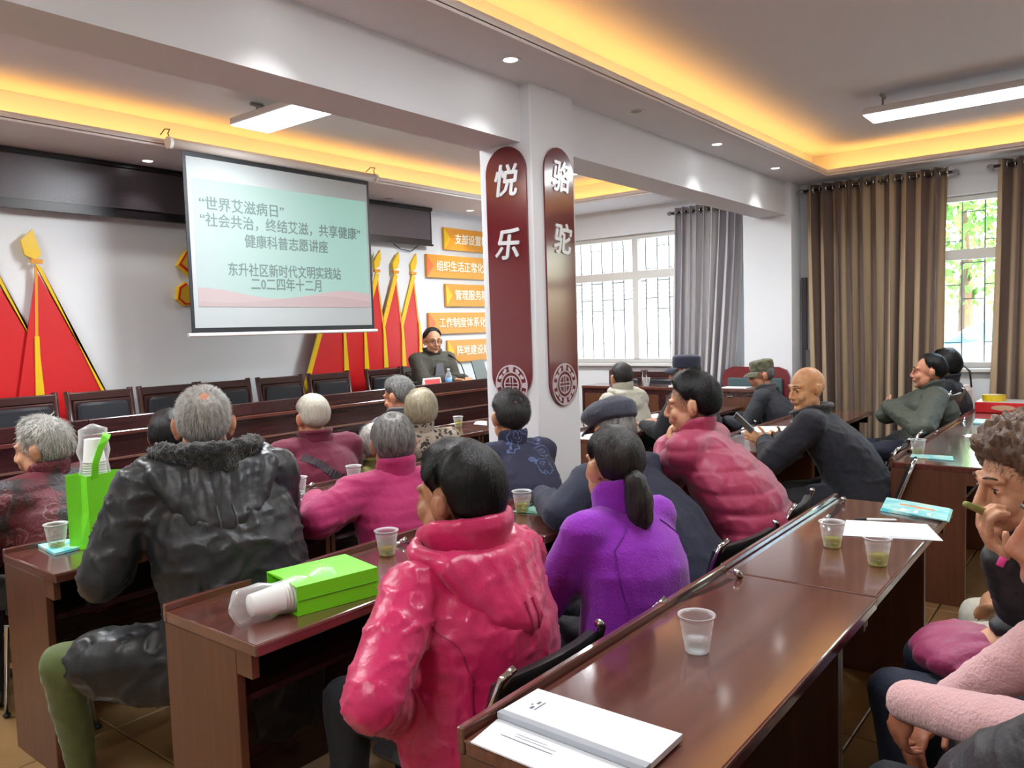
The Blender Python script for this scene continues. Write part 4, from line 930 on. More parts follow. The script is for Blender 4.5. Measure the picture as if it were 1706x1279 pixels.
def make_hair(name, M, style, thick, hm, seed=0, strands=1300, slen=.05, lift=.006, spot=None, bulge=0.0, swid=.0016, messy=.25, curl=0.0):
    nu, nv = (72, 42) if curl else (44, 26); D = []
    for j in range(nv + 1):
        th = math.pi * (j + .02) / (nv + .04)
        for i in range(nu): D.append((math.sin(th) * math.sin(2 * math.pi * i / nu), math.sin(th) * math.cos(2 * math.pi * i / nu), math.cos(th)))
    D = np.array(D); P, k, m = hair_surface(D, thick, style, spot, seed, bulge)
    fs = []
    for j in range(nv):
        for i in range(nu):
            q = (j * nu + i, (j + 1) * nu + i, (j + 1) * nu + (i + 1) % nu, j * nu + (i + 1) % nu)
            if max(k[a] for a in q) > .03: fs.append(q)
    if curl: P = P + D * (np.abs(vnoise(D, 9, seed + 3)) * curl)[:, None]
    mb = MB(); mb.add([tuple(p) for p in P], fs)
    # strands
    rs = np.random.RandomState(seed + 100); n0 = strands * 3; R = rs.normal(size=(n0, 3)); R /= np.linalg.norm(R, axis=1)[:, None]
    P0, k0, m0 = hair_surface(R, thick, style, spot, seed, bulge); keep = np.where(k0 > .25)[0][:strands]; d = R[keep]
    crown = np.array((.02, -.55, .83)); crown /= np.linalg.norm(crown)
    if len(keep):
        pts = []; prev = d; jit = rs.normal(size=d.shape) * messy
        L = slen * (.6 + .8 * rs.rand(len(d)))[:, None]; N = 4
        for s in range(N):
            Ps, ks, ms = hair_surface(prev, thick, style, spot, seed, bulge); pts.append(Ps + prev * (.0005 + lift * (s / (N - 1)) ** 1.5 * (.4 + rs.rand(len(d))[:, None] * 1.2) if s else -.002))
            fl = prev - crown * (prev @ crown)[:, None]; fl = fl - crown; fl = fl + jit + np.array((0, 0, -.35)); fl = fl - prev * (fl * prev).sum(1)[:, None]; fl /= np.linalg.norm(fl, axis=1)[:, None] + 1e-6
            prev = prev + fl * L / (N - 1) / .095; prev /= np.linalg.norm(prev, axis=1)[:, None]
        side = np.cross(pts[1] - pts[0], d); side /= np.linalg.norm(side, axis=1)[:, None] + 1e-9
        b = len(mb.v); V_ = []; n = len(d)
        for s in range(N):
            w = swid * (1 - .8 * s / (N - 1)); V_.append(pts[s] - side * w); V_.append(pts[s] + side * w)
        V_ = np.array(V_)                     # (2N, n, 3)
        fl_ = []
        for i in range(n):
            for s in range(N - 1): fl_.append(((2 * s) * n + i, (2 * s + 1) * n + i, (2 * s + 3) * n + i, (2 * s + 2) * n + i))
        mb.add([tuple(p) for p in V_.reshape(-1, 3)], fl_)
    me = bpy.data.meshes.new(name); me.from_pydata(mb.v, [], mb.f); me.materials.append(hm); me.shade_smooth(); me.transform(M); return me
def head_shapes(mb, M, old=.5, jaw=1.0):
    Rm = M.to_3x3(); E = lambda c, r, R=None, nu=16, nv=10: mb.ell(M @ V(c), r, (Rm @ R) if R else Rm, nu, nv)
    C_ = lambda a, b, r0, r1: mb.cap(M @ V(a), M @ V(b), r0, r1, 10)
    E(HC, HR, None, 24, 16); E((0, .030, -.035), (.058 * jaw, .062, .068)); E((0, .034, -.078), (.044 * jaw, .048, .034)); E((0, .070, -.098), (.024 * jaw, .022, .018))
    for s in (-1, 1):
        E((s * .036, .064, -.030), (.024, .022, .026)); E((s * .044, .022, -.060), (.023 * jaw, .042, .042)); C_((s * .010, .090, .024), (s * .044, .076, .026), .0105, .0095)
        E((s * .0305, .076, .002), (.0145, .0125, .0105)); E((s * .0115, .099, -.036), (.0085, .011, .0075))
        E((s * .081, -.012, -.008), (.0075, .023, .036), Matrix.Rotation(-s * .5, 3, 'Z') @ Matrix.Rotation(-.2, 3, 'X')); E((s * .089, -.024, .004), (.0055, .013, .027), Matrix.Rotation(-s * .7, 3, 'Z')); E((s * .077, -.004, -.036), (.006, .009, .010))
    C_((0, .090, .016), (0, .110, -.028), .0085, .0120); E((0, .108, -.033), (.0125, .0125, .0095)); E((0, .082, -.056), (.027, .018, .021))
    E((0, .0940, -.060), (.019, .0095, .0042)); E((0, .0925, -.0685), (.016, .0095, .0046)); C_((-.019, .087, -.0645), (.019, .087, -.0645), .006, .006)
def face_parts(o, M, brow=H_DARK, closed=.25, glasses=False):
    for s in (-1, 1):
        m = MB(); m.ell((s * .0305, .0772, .0015), (.0112, .0105, .0058), None, 14, 10); e = link('eye', m.mesh('eye', M_EYEW, True), o); e.data.transform(M)
        m = MB(); m.ell((s * .0305, .0862, .0008), (.0052, .0024, .0050), None, 12, 6); q = link('iris', m.mesh('iris', M_IRIS, True), e); q.data.transform(M)
        m = MB(); m.tube([(s * .0185, .0850, .0040), (s * .025, .0882, .0072), (s * .035, .0870, .0070), (s * .0420, .0800, .0030)], [.001, .0014, .0014, .0008], 6); q = link('upper_lid', m.mesh('upper_lid', M_IRIS, True), o); q.data.transform(M)
        m = MB(); m.tube([(s * .013, .0985, .030), (s * .024, .0970, .0335), (s * .037, .0890, .0320), (s * .046, .0790, .0265)], [.0018, .003, .0026, .0012], 8); q = link('eyebrow', m.mesh('eyebrow', brow, True), o); q.data.transform(M)
    if glasses:
        m = MB()
        for s in (-1, 1):
            m.tube([(s * .031 + .023 * math.cos(a), .103, .001 + .018 * math.sin(a)) for a in np.linspace(0, 6.28, 17)], .0013, 6, False); m.tube([(s * .054, .101, .006), (s * .078, .04, .008), (s * .080, -.02, .0)], .0013, 6)
        m.tube([(-.009, .104, .005), (.009, .104, .005)], .0013, 6); q = link('glasses', m.mesh('glasses', M_BLACK, True), o); q.data.transform(M)
def hand_shapes(mb, w, d, n, side, curl=.5, spread=.09, thumb=.7, s=1.0):
    """w wrist, d finger direction, n back-of-hand normal, side +1 = thumb along d x n"""
    d = V(d).normalized(); n = V(n); n = (n - d * n.dot(d)).normalized(); t = d.cross(n) * side
    R = Matrix((t, d, n)).transposed(); mb.ell(w + d * .048 * s, (.040 * s, .052 * s, .016 * s), R, 14, 8); mb.cap(w - d * .02, w + d * .02, .026 * s, .027 * s)
    for k, (off, ln) in enumerate(((.029, .074), (.010, .082), (-.010, .076), (-.028, .060))):
        a = w + (d * (.090 - .004 * abs(k - 1.2)) + t * off) * s; q = (d + t * (off * spread * 20)).normalized(); r = .0092 * s
        for j, f in enumerate((.45, .32, .25)):
            ang = curl * (.55, 1.0, .8)[j]; q = (q * math.cos(ang) - n * math.sin(ang)).normalized(); ax = q.cross(t).normalized() * (1 if True else 1); n2 = n
            b = a + q * ln * f * s; mb.cap(a, b, r, r * .93, 8); a = b; r *= .93
            n = (n - q * n.dot(q)).normalized()
        n = n2; n = V(R.col[2])
    a = w + (d * .022 + t * .034) * s; q = (d * .75 + t * thumb - n * .25).normalized(); b = a + q * .042 * s; mb.cap(w + d * .012 * s + t * .012 * s, a, .016 * s, .0125 * s, 8); mb.cap(a, b, .0125 * s, .0105 * s, 8); q2 = (q + d * .5 - t * .3 - n * .2 * curl).normalized(); mb.cap(b, b + q2 * .032 * s, .0105 * s, .009 * s, 8)

def person(label, head, yaw=0.0, hyaw=None, pitch=0.0, roll=0.0, hip=None, lean=.12, sk=None, face=False, hair=None, jacket=None, pants=None, arms=None, legs=None, sc=1.0, shw=.175, seat=True, chair_label=None, old=.5, jaw=1.0, shoe=None, voxel=.0075, glasses=False, twist=0.0, hand_curl=.5, nohead=False, hands=(1, 1), hand_opts=None, brow=None, shy=0.0):
    """seated figure; all positions are world points. yaw 0 faces the front wall (+Y), positive turns toward -X"""
    hyaw = yaw if hyaw is None else hyaw; rad = math.radians
    f = V((-math.sin(rad(yaw)), math.cos(rad(yaw)), 0)); l = V((-math.cos(rad(yaw)), -math.sin(rad(yaw)), 0)); up = V((0, 0, 1)); head = V(head)
    lt = V((-math.cos(rad(yaw + twist)), -math.sin(rad(yaw + twist)), 0)); ft = V((-math.sin(rad(yaw + twist)), math.cos(rad(yaw + twist)), 0))
    HM = Matrix.Translation(head) @ Matrix.Rotation(rad(hyaw), 4, 'Z') @ Matrix.Rotation(rad(pitch), 4, 'X') @ Matrix.Rotation(rad(roll), 4, 'Y') @ Matrix.Scale(sc * 1.05, 4)
    hf = V((-math.sin(rad(hyaw)), math.cos(rad(hyaw)), 0))
    head = head - up * .016; HM = Matrix.Translation(V((0, 0, -.016))) @ HM
    neck = head - up * .136 * sc - hf * .012 - ft * .01                         # base of the neck
    if hip is None: hip = V((neck.x, neck.y, 0)) - f * lean + up * .54
    hip = V(hip); base = V((hip.x, hip.y, 0))
    sh = {}; 
    for sg, nm in ((1, 'L'), (-1, 'R')): sh[nm] = neck - up * (.045 + shy * sg) * sc + lt * sg * shw * sc - ft * .012
    A = {}
    arms = arms or {}
    for sg, nm in ((1, 'L'), (-1, 'R')):
        a = arms.get(nm, 'desk')
        if a == 'desk': el = sh[nm] - up * .245 * sc + ft * .12 + lt * sg * .055; wr = el + ft * .20 - lt * sg * .09 + up * .035
        elif a == 'lap': el = sh[nm] - up * .27 * sc + ft * .02 + lt * sg * .06; wr = el + ft * .20 - lt * sg * .13 - up * .06
        else: el, wr = V(a[0]), V(a[1])
        A[nm] = (sh[nm], el, wr)
    L = {}
    legs = legs or {}
    for sg, nm in ((1, 'L'), (-1, 'R')):
        h0 = hip + l * sg * .09 - up * .02
        if nm in legs: kn, an = V(legs[nm][0]), V(legs[nm][1])
        else: kn = h0 + f * .41 * sc + l * sg * .04 - up * .03; kn.z = .50; an = V((kn.x, kn.y, .09)) + f * (.03 - .05 * (sg > 0)) 
        L[nm] = (h0, kn, an)
    sk = sk or skin('tan', (198, 148, 118))
    # --- one continuous body
    b = MB()
    if not nohead: head_shapes(b, HM, old, jaw)
    b.cap(head - up * .05 * sc - hf * .02 * sc, neck - up * .03, .052 * sc, .060 * sc); chest = neck.lerp(hip, .42) - f * .015
    mid = neck.lerp(hip, .45) - f * .03
    def torso(mb, k, rows, tw=True):
        R_ = []
        for q, rx, ry, dz in rows:
            c = hip.lerp(mid, q / .55) if q < .55 else mid.lerp(neck, (q - .55) / .45)
            a_ = l.lerp(lt, q).normalized(); b_ = f.lerp(ft, q).normalized()
            R_.append([c + up * dz + a_ * (rx * k * math.cos(2 * math.pi * i / 18)) * sc + b_ * (ry * k * math.sin(2 * math.pi * i / 18)) * sc for i in range(18)])
        mb.rings(R_, True)
    torso(b, .82, [(0, .15, .11, -.06), (.02, .17, .13, 0), (.3, .155, .115, 0), (.6, .165, .115, 0), (.8, .16, .10, 0), (.9, .12, .08, 0), (1.0, .07, .06, 0)])
    for nm, sg in (('L', 1), ('R', -1)):
        s0, e0, w0 = A[nm]; b.cap(neck - up * .06, s0, .06, .052); b.chain([s0, e0], [.046 * sc, .038 * sc]); b.chain([e0, w0], [.038 * sc, .027 * sc])
        h0, kn, an = L[nm]; b.chain([h0, kn, an], [.075, .052, .036]); b.cap(an, an + f * .13 - up * .05, .032, .026)
        ho = (hand_opts or {}).get(nm, {})
        if hands[0 if nm == 'L' else 1]: hand_shapes(b, w0, ho.get('d', (w0 - e0).normalized() - up * .05), ho.get('n', up - lt * sg * .2), ho.get('side', sg * 1), ho.get('curl', hand_curl), s=.96 * sc, thumb=ho.get('thumb', .7))
    me = fuse(b, voxel, 4, .5, .5 if voxel < .0065 else .42)
    me.materials.append(sk); me.materials.append(M_LIP)
    inv = HM.inverted(); c = get_co(me); ch = np.array([list(r) for r in inv]) @ np.c_[c, np.ones(len(c))].T; x, y, z = ch[0], ch[1], ch[2]
    if not nohead:
        lip = (np.abs(x) < .020) & (y > .084) & (z < -.0580 + .003 * (1 - (x / .02) ** 2)) & (z > -.0735 + 10 * x * x)
        mi = np.zeros(len(me.polygons), dtype=np.int32); ls = np.empty(len(me.polygons), dtype=np.int32); me.polygons.foreach_get('loop_start', ls); lv = np.empty(len(me.loops), dtype=np.int32); me.loops.foreach_get('vertex_index', lv); mi[lip[lv[ls]]] = 1; me.polygons.foreach_set('material_index', mi)
    me.transform(Matrix.Translation(-base)); o = link('person', me, None, base); tag(o, label, 'person')
    B = Matrix.Translation(-base)
    def child(nm, m2, mt=None):
        m2.transform(B)
        if mt: m2.materials.clear(); m2.materials.append(mt)
        return link(nm, m2, o)
    # --- jacket
    j = dict(mat=None, k=1.0, arm=.062, cuff=.044, collar='stand', hem=.0, voxel=.011, amp=.006, f=9, quilt=0, qamp=.008, hood=None, seed=1, smooth=7); j.update(jacket or {})
    m = MB(); k = j['k']
    torso(m, k, [(0 - .04, .185, .15, -.075 - j['hem']), (.0, .205, .165, -.03), (.15, .195, .155, 0), (.35, .185, .145, 0), (.6, .19, .145, 0), (.78, .185, .132, 0), (.88, .155, .11, .004), (.95, .115, .09, .01), (1.0, .078, .074, .012)])
    for nm, sg in (('L', 1), ('R', -1)):
        s0, e0, w0 = A[nm]; ar = j['arm']; m.cap(neck - up * .055 - ft * .015, s0 - up * .004, .080 * k, ar * 1.12); m.ell(s0 - up * .02, (ar * 1.08,) * 3); m.chain([s0 - up * .01, s0.lerp(e0, .55) , e0], [ar * 1.08, ar * 1.04, ar * .95]); m.chain([e0, e0.lerp(w0, .5), w0 - (w0 - e0).normalized() * .0], [ar * .95, ar * .86, j['cuff']])
    if j.get('lapfront'):
        for nm in 'LR': h0, kn, an = L[nm]; m.chain([h0, h0.lerp(kn, j['lapfront'])], [.115, .10])
    if j.get('drape'): h0, kn, an = L['L']; m.chain([h0 - up * .07 - f * .04, h0.lerp(kn, .45) - up * .08, h0.lerp(kn, .80) - up * .05], [.11, .10, .075])
    jm = fuse(m, j['voxel'], j['smooth']); wrinkle(jm, j['amp'], j['f'], seed=j['seed'], quilt=j['quilt'], qamp=j['qamp'], qdir=j.get('qdir', (0, 0, 1)), fine=j.get('fine', .35))
    jo = child('jacket', jm, j['mat'])
    # collar
    cn = neck + up * (.042 + j.get('cdz', 0)); axis = (head - neck).normalized() * .6 + up * .4
    if j['collar']:
        ck = j.get('cpar') or {'stand': (.068, .074, .045, .014), 'fur': (.086, .102, .050, .036), 'fold': (.076, .090, .030, .015), 'high': (.072, .078, .062, .015), 'turn': (.062, .066, .035, .011), 'lapel': (.082, .106, .045, .022)}[j['collar']]
        m = MB(); R_ = []; N = 26; r0, r1, hgt, th = ck; q = j.get('copen', 0)
        def ringp(r, z, tilt): return [cn + (lt * math.cos(a) * r + ft * math.sin(a) * (r * 1.02)) * sc + up * (z - tilt * math.sin(a) * .35 - (.042 if z > 0 else .012) * max(math.sin(a), 0)) - ft * .004 for a in np.linspace(0, 2 * math.pi, N, endpoint=False)]
        for r, z in ((r0 + th * .9, -.045), (r0 + th, 0), (r1 + th * .9, hgt * .6), (r1 + th * .5, hgt), (r1 - th * .4, hgt), (r1 - th, hgt * .6), (r0 - th, 0), (r0 - th, -.045)): R_.append(ringp(r, z, hgt * .5 if z > 0 else .02))
        m.rings(R_ + [R_[0]], False); cm = fuse(m, .008, 3)
        if j['collar'] == 'fur': wrinkle(cm, .010, 26, (1, 1, 1), 3, fine=.9)
        else: wrinkle(cm, .0025, 12, seed=4)
        child('collar', cm, j.get('cmat', j['mat']))
    if j.get('hood'):
        m = MB(); hw, hl, hd = j['hood']
        # a hood lying down the back: a rolled rim around the neck and a sagging pouch
        rim = [cn + lt * (math.cos(a) * hw * (1.0 if math.sin(a) > 0 else 1.0)) + ft * (.075 * math.sin(a) if math.sin(a) > 0 else .13 * math.sin(a)) + up * (.01 - .045 * (1 - math.sin(a)) * .5) for a in np.linspace(-math.pi * 1.28, math.pi * .28, 19)]
        m.chain(rim, [.020 + .018 * math.sin(math.pi * i / 18) for i in range(19)], 10)
        for u in np.linspace(-1, 1, 7):
            top = cn + lt * (u * hw * .92) - ft * (.10 + .035 * (1 - u * u)) - up * .035; bot = cn + lt * (u * hw * .42) - ft * (.145 + .02 * (1 - u * u)) - up * (.05 + hl * (1 - .45 * u * u))
            m.chain([top, top.lerp(bot, .55) - ft * hd * (1 - u * u * .6), bot], [.034, .038, .024], 10)
        hm_ = fuse(m, .011, 6); wrinkle(hm_, j['amp'] * .9, j['f'] * 1.1, seed=j['seed'] + 9, quilt=0, fine=.5); child('hood', hm_, j.get('hmat', j['mat']))
    # trousers and shoes
    m = MB(); m.ell(hip - up * .03, (.185 * sc, .15, .11), Matrix((l, f, up)).transposed())
    for nm in 'LR': h0, kn, an = L[nm]; m.chain([h0, h0.lerp(kn, .5), kn, an.lerp(kn, .5), an], [.098, .088, .070, .060, .052])
    pm = fuse(m, .013, 5); wrinkle(pm, .006, 8, (1, 1, 1.2), seed=12); child('trousers', pm, pants or mat('black_trousers', (26, 27, 32), .8))
    for nm in 'LR':
        h0, kn, an = L[nm]; a = V((an.x, an.y, .045)); m = MB(); m.ell(a - f * .02, (.045, .05, .043), None); m.cap(a - up * .006, a + f * .14 - up * .012, .038, .033); sm = fuse(m, .010, 3); cz = get_co(sm); cz[:, 2] = np.maximum(cz[:, 2], .004); set_co(sm, cz); child('shoe', sm, shoe or M_BLACK)
    # hair
    if hair:
        h = dict(style='short', thick=.014, mat=H_BLACK); h.update(hair); hm = h.pop('mat'); tail = h.pop('tail', None)
        me2 = make_hair('hair', HM, h.pop('style'), h.pop('thick'), hm, **h); me2.transform(B); ho = link('hair', me2, o)
        if tail:
            pts = [HM @ V(p) for p in tail]; m = MB(); m.chain(pts, [.024, .036, .046, .042, .028, .008][:len(pts)], 12); tm = fuse(m, .008, 4); c = get_co(tm); nn = get_no(tm); set_co(tm, c + nn * (.004 * vnoise(c * np.array((4, 4, .6)), 22, 3))[:, None]); child('ponytail', tm, hm)
    if face: 
        face_parts(o, B @ HM, brow or H_DARK, glasses=glasses)
    if seat: seat_chair(hip.x + f.x * .05, hip.y + f.y * .05, rad(yaw), chair_label or ('chrome framed chair under the ' + label))
    return o, HM, B, dict(neck=neck, hip=hip, f=f, l=l, sh=sh, arms=A, base=base)
def hat_mesh(kind, M, s=1.0):
    m = MB()
    if kind == 'flatcap':
        rows = [(.088, .102, .018), (.100, .116, .030), (.112, .132, .055), (.104, .124, .084), (.072, .09, .108), (.02, .03, .117)]
        m.rings([[(rx * math.cos(a), -.010 + ry * math.sin(a) - .018 * (z - .03) / .08 * 0 + .02 * (z > .05), HC[2] + z + .012 * math.sin(a) * -1) for a in np.linspace(0, 2 * math.pi, 24, endpoint=False)] for rx, ry, z in rows], True)
    else:
        rows = [(.083, .100, .020), (.085, .102, .050), (.086, .102, .088), (.082, .096, .102), (.05, .06, .112)]
        m.rings([[(rx * math.cos(a), -.012 + ry * math.sin(a), HC[2] + z) for a in np.linspace(0, 2 * math.pi, 24, endpoint=False)] for rx, ry, z in rows], True)
    v = fuse(m, .008, 3); wrinkle(v, .003, 14, seed=8); v.transform(M)
    m = MB(); R_ = []
    for q, dz in ((0, .022), (.5, .014), (1, -.004)):
        r = .090 + .062 * q; R_.append([(r * .93 * math.sin(a) * (1 - .12 * q), -.012 + r * 1.08 * math.cos(a), HC[2] + dz - .02 * abs(math.sin(a)) ** 2 * q) for a in np.linspace(-1.15, 1.15, 15)])
    top = [p for r in R_ for p in r]; n = 15; fs = [(k * n + i, k * n + i + 1, (k + 1) * n + i + 1, (k + 1) * n + i) for k in range(2) for i in range(n - 1)]
    m.add(top, fs); b = m.mesh('brim', [], True); b.transform(M); return v, b
def put_hat(P, kind, mt, name='cap'):
    o, HM, B, _ = P; v, b = hat_mesh(kind, HM); v.transform(B); v.materials.append(mt); ho = link(name, v, o); b.transform(B); b.materials.append(mt); bo = link('brim', b, ho); s = bo.modifiers.new('t', 'SOLIDIFY'); s.thickness = .005; return ho

from mathutils.bvhtree import BVHTree
def strap_on(P, path, w, mt, name, part='jacket'):
    """band laid on the back of a garment: path of (right offset, drop below the neck)"""
    o, HM, B, I = P; j = [c for c in o.children if c.name.split('.')[0] == part][0]; T = BVHTree.FromPolygons([v.co for v in j.data.vertices], [tuple(p.vertices) for p in j.data.polygons])
    fine = []
    for k in range(len(path) - 1):
        for u in np.linspace(0, 1, 9)[:9 if k == len(path) - 2 else 8]:
            r, dz = path[k][0] + (path[k + 1][0] - path[k][0]) * u, path[k][1] + (path[k + 1][1] - path[k][1]) * u
            q = B @ (I['neck'] - I['l'] * r - I['f'] * .6 - V((0, 0, dz))); h, n, _, _ = T.ray_cast(q, I['f'])
            if h is not None: fine.append((h, n))
    R_ = []
    for k, (p, n) in enumerate(fine):
        t = (fine[min(k + 1, len(fine) - 1)][0] - fine[max(k - 1, 0)][0]).normalized(); s = t.cross(n).normalized() * w; p = p + n.normalized() * .0015; u = n.normalized() * .002
        R_.append([p - s - u * 2, p - s + u, p + s + u, p + s - u * 2])
    m = MB(); m.rings(R_, True); q = m.mesh(name, mt); return link(name, q, o)
def cloth(name, rgb, rough=.75, sheen=.15, **k): return mat(name, rgb, rough, sheen=sheen, bump=k.pop('bump', .25), bscale=k.pop('bscale', 70), **k)
SK_A = skin('warm', (206, 152, 118)); SK_B = skin('deep', (176, 122, 92)); SK_C = skin('pale', (222, 176, 146)); SK_D = skin('ruddy', (204, 140, 108))
T_DARK = cloth('dark_trousers', (26, 27, 32), sheen=.03); T_JEANS = cloth('navy_trousers', (30, 36, 56), sheen=.05); T_OLIVE = cloth('olive_green_trousers', (84, 98, 48), bump=.4, bscale=25); T_BEIGE = cloth('beige_trousers', (206, 200, 182))

# --- second row (nearest backs)
J_PINK = cloth('hot_pink_shiny_nylon', (194, 27, 90), .36, bump=.45, bscale=26)
P = person('person in a shiny hot pink hooded jacket with short black hair', aty(760, 820, 1.42), yaw=-2, hyaw=6, lean=.06, sk=SK_B,
           hair=dict(style='ear', thick=.027, mat=H_BLACK, seed=1, strands=3200, slen=.06, lift=.002, swid=.0010, messy=.12, bulge=.006),
           jacket=dict(mat=J_PINK, k=1.20, arm=.074, cuff=.05, collar='high', cpar=(.092, .106, .070, .024), hood=(.165, .25, .05), amp=.006, f=9, seed=3, hem=.06, fine=.8, voxel=.009, smooth=6), pants=T_DARK, shw=.195, sc=1.06,
           arms=dict(L=(aty(622, 1165, 1.30), aty(690, 1200, 1.58))), chair_label='chrome chair under the hot pink jacket woman', voxel=.006)
M_SEAM = mat('dark_pink_seam', (150, 18, 66), .6)
for r0 in (-.012, .022): strap_on(P, [(r0, .085), (r0 + .004, .15), (r0 + .012, .21), (r0 + .018, .27)], .0025, M_SEAM, 'hood_seam', 'hood')
strap_on(P, [(-.235, .10), (-.19, .16), (-.175, .24), (-.18, .33)], .002, M_SEAM, 'sleeve_seam')
J_PURP = cloth('violet_fleece', (134, 28, 170), .9, .2, bump=.35, bscale=120)
P = person('person in a violet fleece with a low black ponytail', aty(1022, 768, 1.33), yaw=-12, hyaw=-26, lean=.08, sk=SK_A,
           hair=dict(style='up', thick=.013, mat=H_DARK, seed=2, strands=2600, slen=.06, lift=.001, swid=.0011, messy=.08, tail=[(.0, -.085, .0), (.0, -.118, -.03), (.012, -.122, -.085), (.016, -.114, -.145), (.014, -.108, -.19), (.012, -.104, -.215)]),
           jacket=dict(mat=J_PURP, k=1.08, arm=.066, cuff=.046, collar='high', amp=.0045, f=7, seed=4), pants=T_DARK, arms=dict(L='desk', R='desk'), chair_label='chrome chair under the violet fleece woman', voxel=.006)
M_SEAMV = mat('dark_violet_seam', (96, 16, 124), .8)
for sg in (-1, 1): strap_on(P, [(sg * .085, .035), (sg * .15, .085), (sg * .165, .17), (sg * .15, .27)], .002, M_SEAMV, 'shoulder_seam')
J_NAVY = cloth('navy_cotton_coat', (28, 33, 53), .85, .06)
P = person('person leaning forward in a navy coat and dark flat cap', aty(1022, 715, 1.74), yaw=-8, hyaw=-24, pitch=-12, lean=.38, sk=SK_D,
           hair=dict(style='short', thick=.008, mat=H_SALT, seed=3, strands=500), jacket=dict(mat=J_NAVY, k=1.22, arm=.078, cuff=.05, collar='fold', amp=.008, f=7, seed=5), pants=T_DARK, shw=.21,
           arms=dict(L=(aty(936, 855, 1.75), V((2.75, 2.02, .82)))), chair_label='chrome chair under the flat cap man')
put_hat(P, 'flatcap', cloth('charcoal_cap_cloth', (52, 54, 66), .9), 'flat_cap')
J_MAGR = cloth('raspberry_down_coat', (152, 40, 76), .5, bump=.2, bscale=30)
P = person('person in a raspberry down coat resting chin on a fist', aty(1152, 668, 1.56), yaw=6, hyaw=20, pitch=-6, lean=.34, sk=SK_A, face=True, brow=H_BLACK, old=.6,
           hair=dict(style='short', thick=.026, mat=H_BLACK, seed=4, strands=2800, slen=.05, lift=.007, messy=.45),
           jacket=dict(mat=J_MAGR, k=1.34, arm=.08, cuff=.052, collar='stand', quilt=.085, qamp=.011, amp=.006, f=9, seed=6, hem=.05), pants=T_DARK, shw=.19, voxel=.0055,
           arms=dict(L=(aty(1098, 812, 1.74), aty(1112, 738, 1.80)), R='desk'), hand_opts=dict(L=dict(d=V((.15, -.25, 1)), n=V((-.5, .8, .2)), curl=1.35)), chair_label='chrome chair under the raspberry coat woman')
# --- third row
J_BLK = cloth('black_rain_shell', (27, 29, 33), .42, .03, bump=.3, bscale=28); FUR = cloth('black_fur_collar', (18, 18, 21), .95, .4, bump=1.0, bscale=160)
P = person('person in a black hooded coat with fur collar and cropped grey hair', aty(340, 699, 2.52), yaw=-16, hyaw=-30, lean=.10, sk=SK_D, hip=(1.50, 2.36, .55),
           hair=dict(style='short', thick=.007, mat=H_CROP, seed=5, strands=4200, slen=.022, lift=.007, spot=(.05, -.62, .80, 30), swid=.0010, messy=.4),
           jacket=dict(mat=J_BLK, k=1.30, arm=.085, cuff=.062, collar='fur', cmat=FUR, cpar=(.112, .140, .050, .046), hood=(.205, .30, .055), amp=.009, f=6.5, seed=7, hem=.22, drape=1, lapfront=.8, fine=.8), pants=T_OLIVE, shw=.215, sc=1.04, voxel=.006,
           arms=dict(L=(aty(172, 960, 2.56), aty(212, 900, 2.84))), legs=dict(L=((1.03, 2.70, .52), (1.13, 2.86, .09))), seat=False)
t = thing('stool', 'stool with thin metal legs under the black fur-collared coat man', 'stool', (1.46, 2.36, 0))
m = MB(); m.lathe([(.0005, .43), (.16, .43), (.17, .44), (.17, .46), (.15, .47), (.0005, .47)], n=28); autosmooth(obj('seat', m, M_BLACKPAD, t))
for a in range(4):
    c_, s_ = math.cos(a * 1.571 + .5), math.sin(a * 1.571 + .5); m = MB(); m.tube([(.12 * c_, .12 * s_, .43), (.19 * c_, .19 * s_, .0)], .010, 8); obj('leg', m, M_CHROME, t, True)
M_SEAMB = mat('grey_seam', (66, 68, 72), .6)
for r0 in (-.03, .02): strap_on(P, [(r0, .10), (r0 + .004, .17), (r0 + .01, .24), (r0 + .014, .31)], .0025, M_SEAMB, 'hood_seam', 'hood')
J_MAGQ = cloth('magenta_quilted_cotton', (160, 22, 88), .8, bump=.3, bscale=40, var=.0)
P = person('person in a magenta quilted jacket with parted grey hair', aty(655, 732, 2.47), yaw=-14, hyaw=-34, lean=.12, sk=SK_B,
           hair=dict(style='bob', thick=.012, mat=H_SALT, seed=6, strands=3200, slen=.06, lift=.003, spot=(.0, -.35, .93, 12), swid=.0011, messy=.15),
           jacket=dict(mat=J_MAGQ, k=1.18, arm=.080, cuff=.05, collar='stand', quilt=.045, qamp=.005, amp=.006, f=9, seed=8), pants=T_DARK, shw=.20,
           arms=dict(L=(aty(530, 868, 2.46), V((2.25, 2.96, .80)))), chair_label='chrome chair under the magenta quilted jacket woman')
J_FLOR = patterned('navy_flower_print', (38, 40, 64), 'rings', (96, 112, 158), None, 9.0)
P = person('person in a navy jacket printed with pale flower outlines', aty(850, 688, 2.44), yaw=-18, hyaw=-30, lean=.14, sk=SK_A,
           hair=dict(style='short', thick=.014, mat=H_DARK, seed=7, strands=2400, slen=.035, lift=.008, spot=(-.05, -.8, .6, 14), messy=.5), jacket=dict(mat=J_FLOR, k=1.08, arm=.066, collar='turn', amp=.006, seed=9), pants=T_DARK, chair_label='chrome chair under the flower print jacket woman')
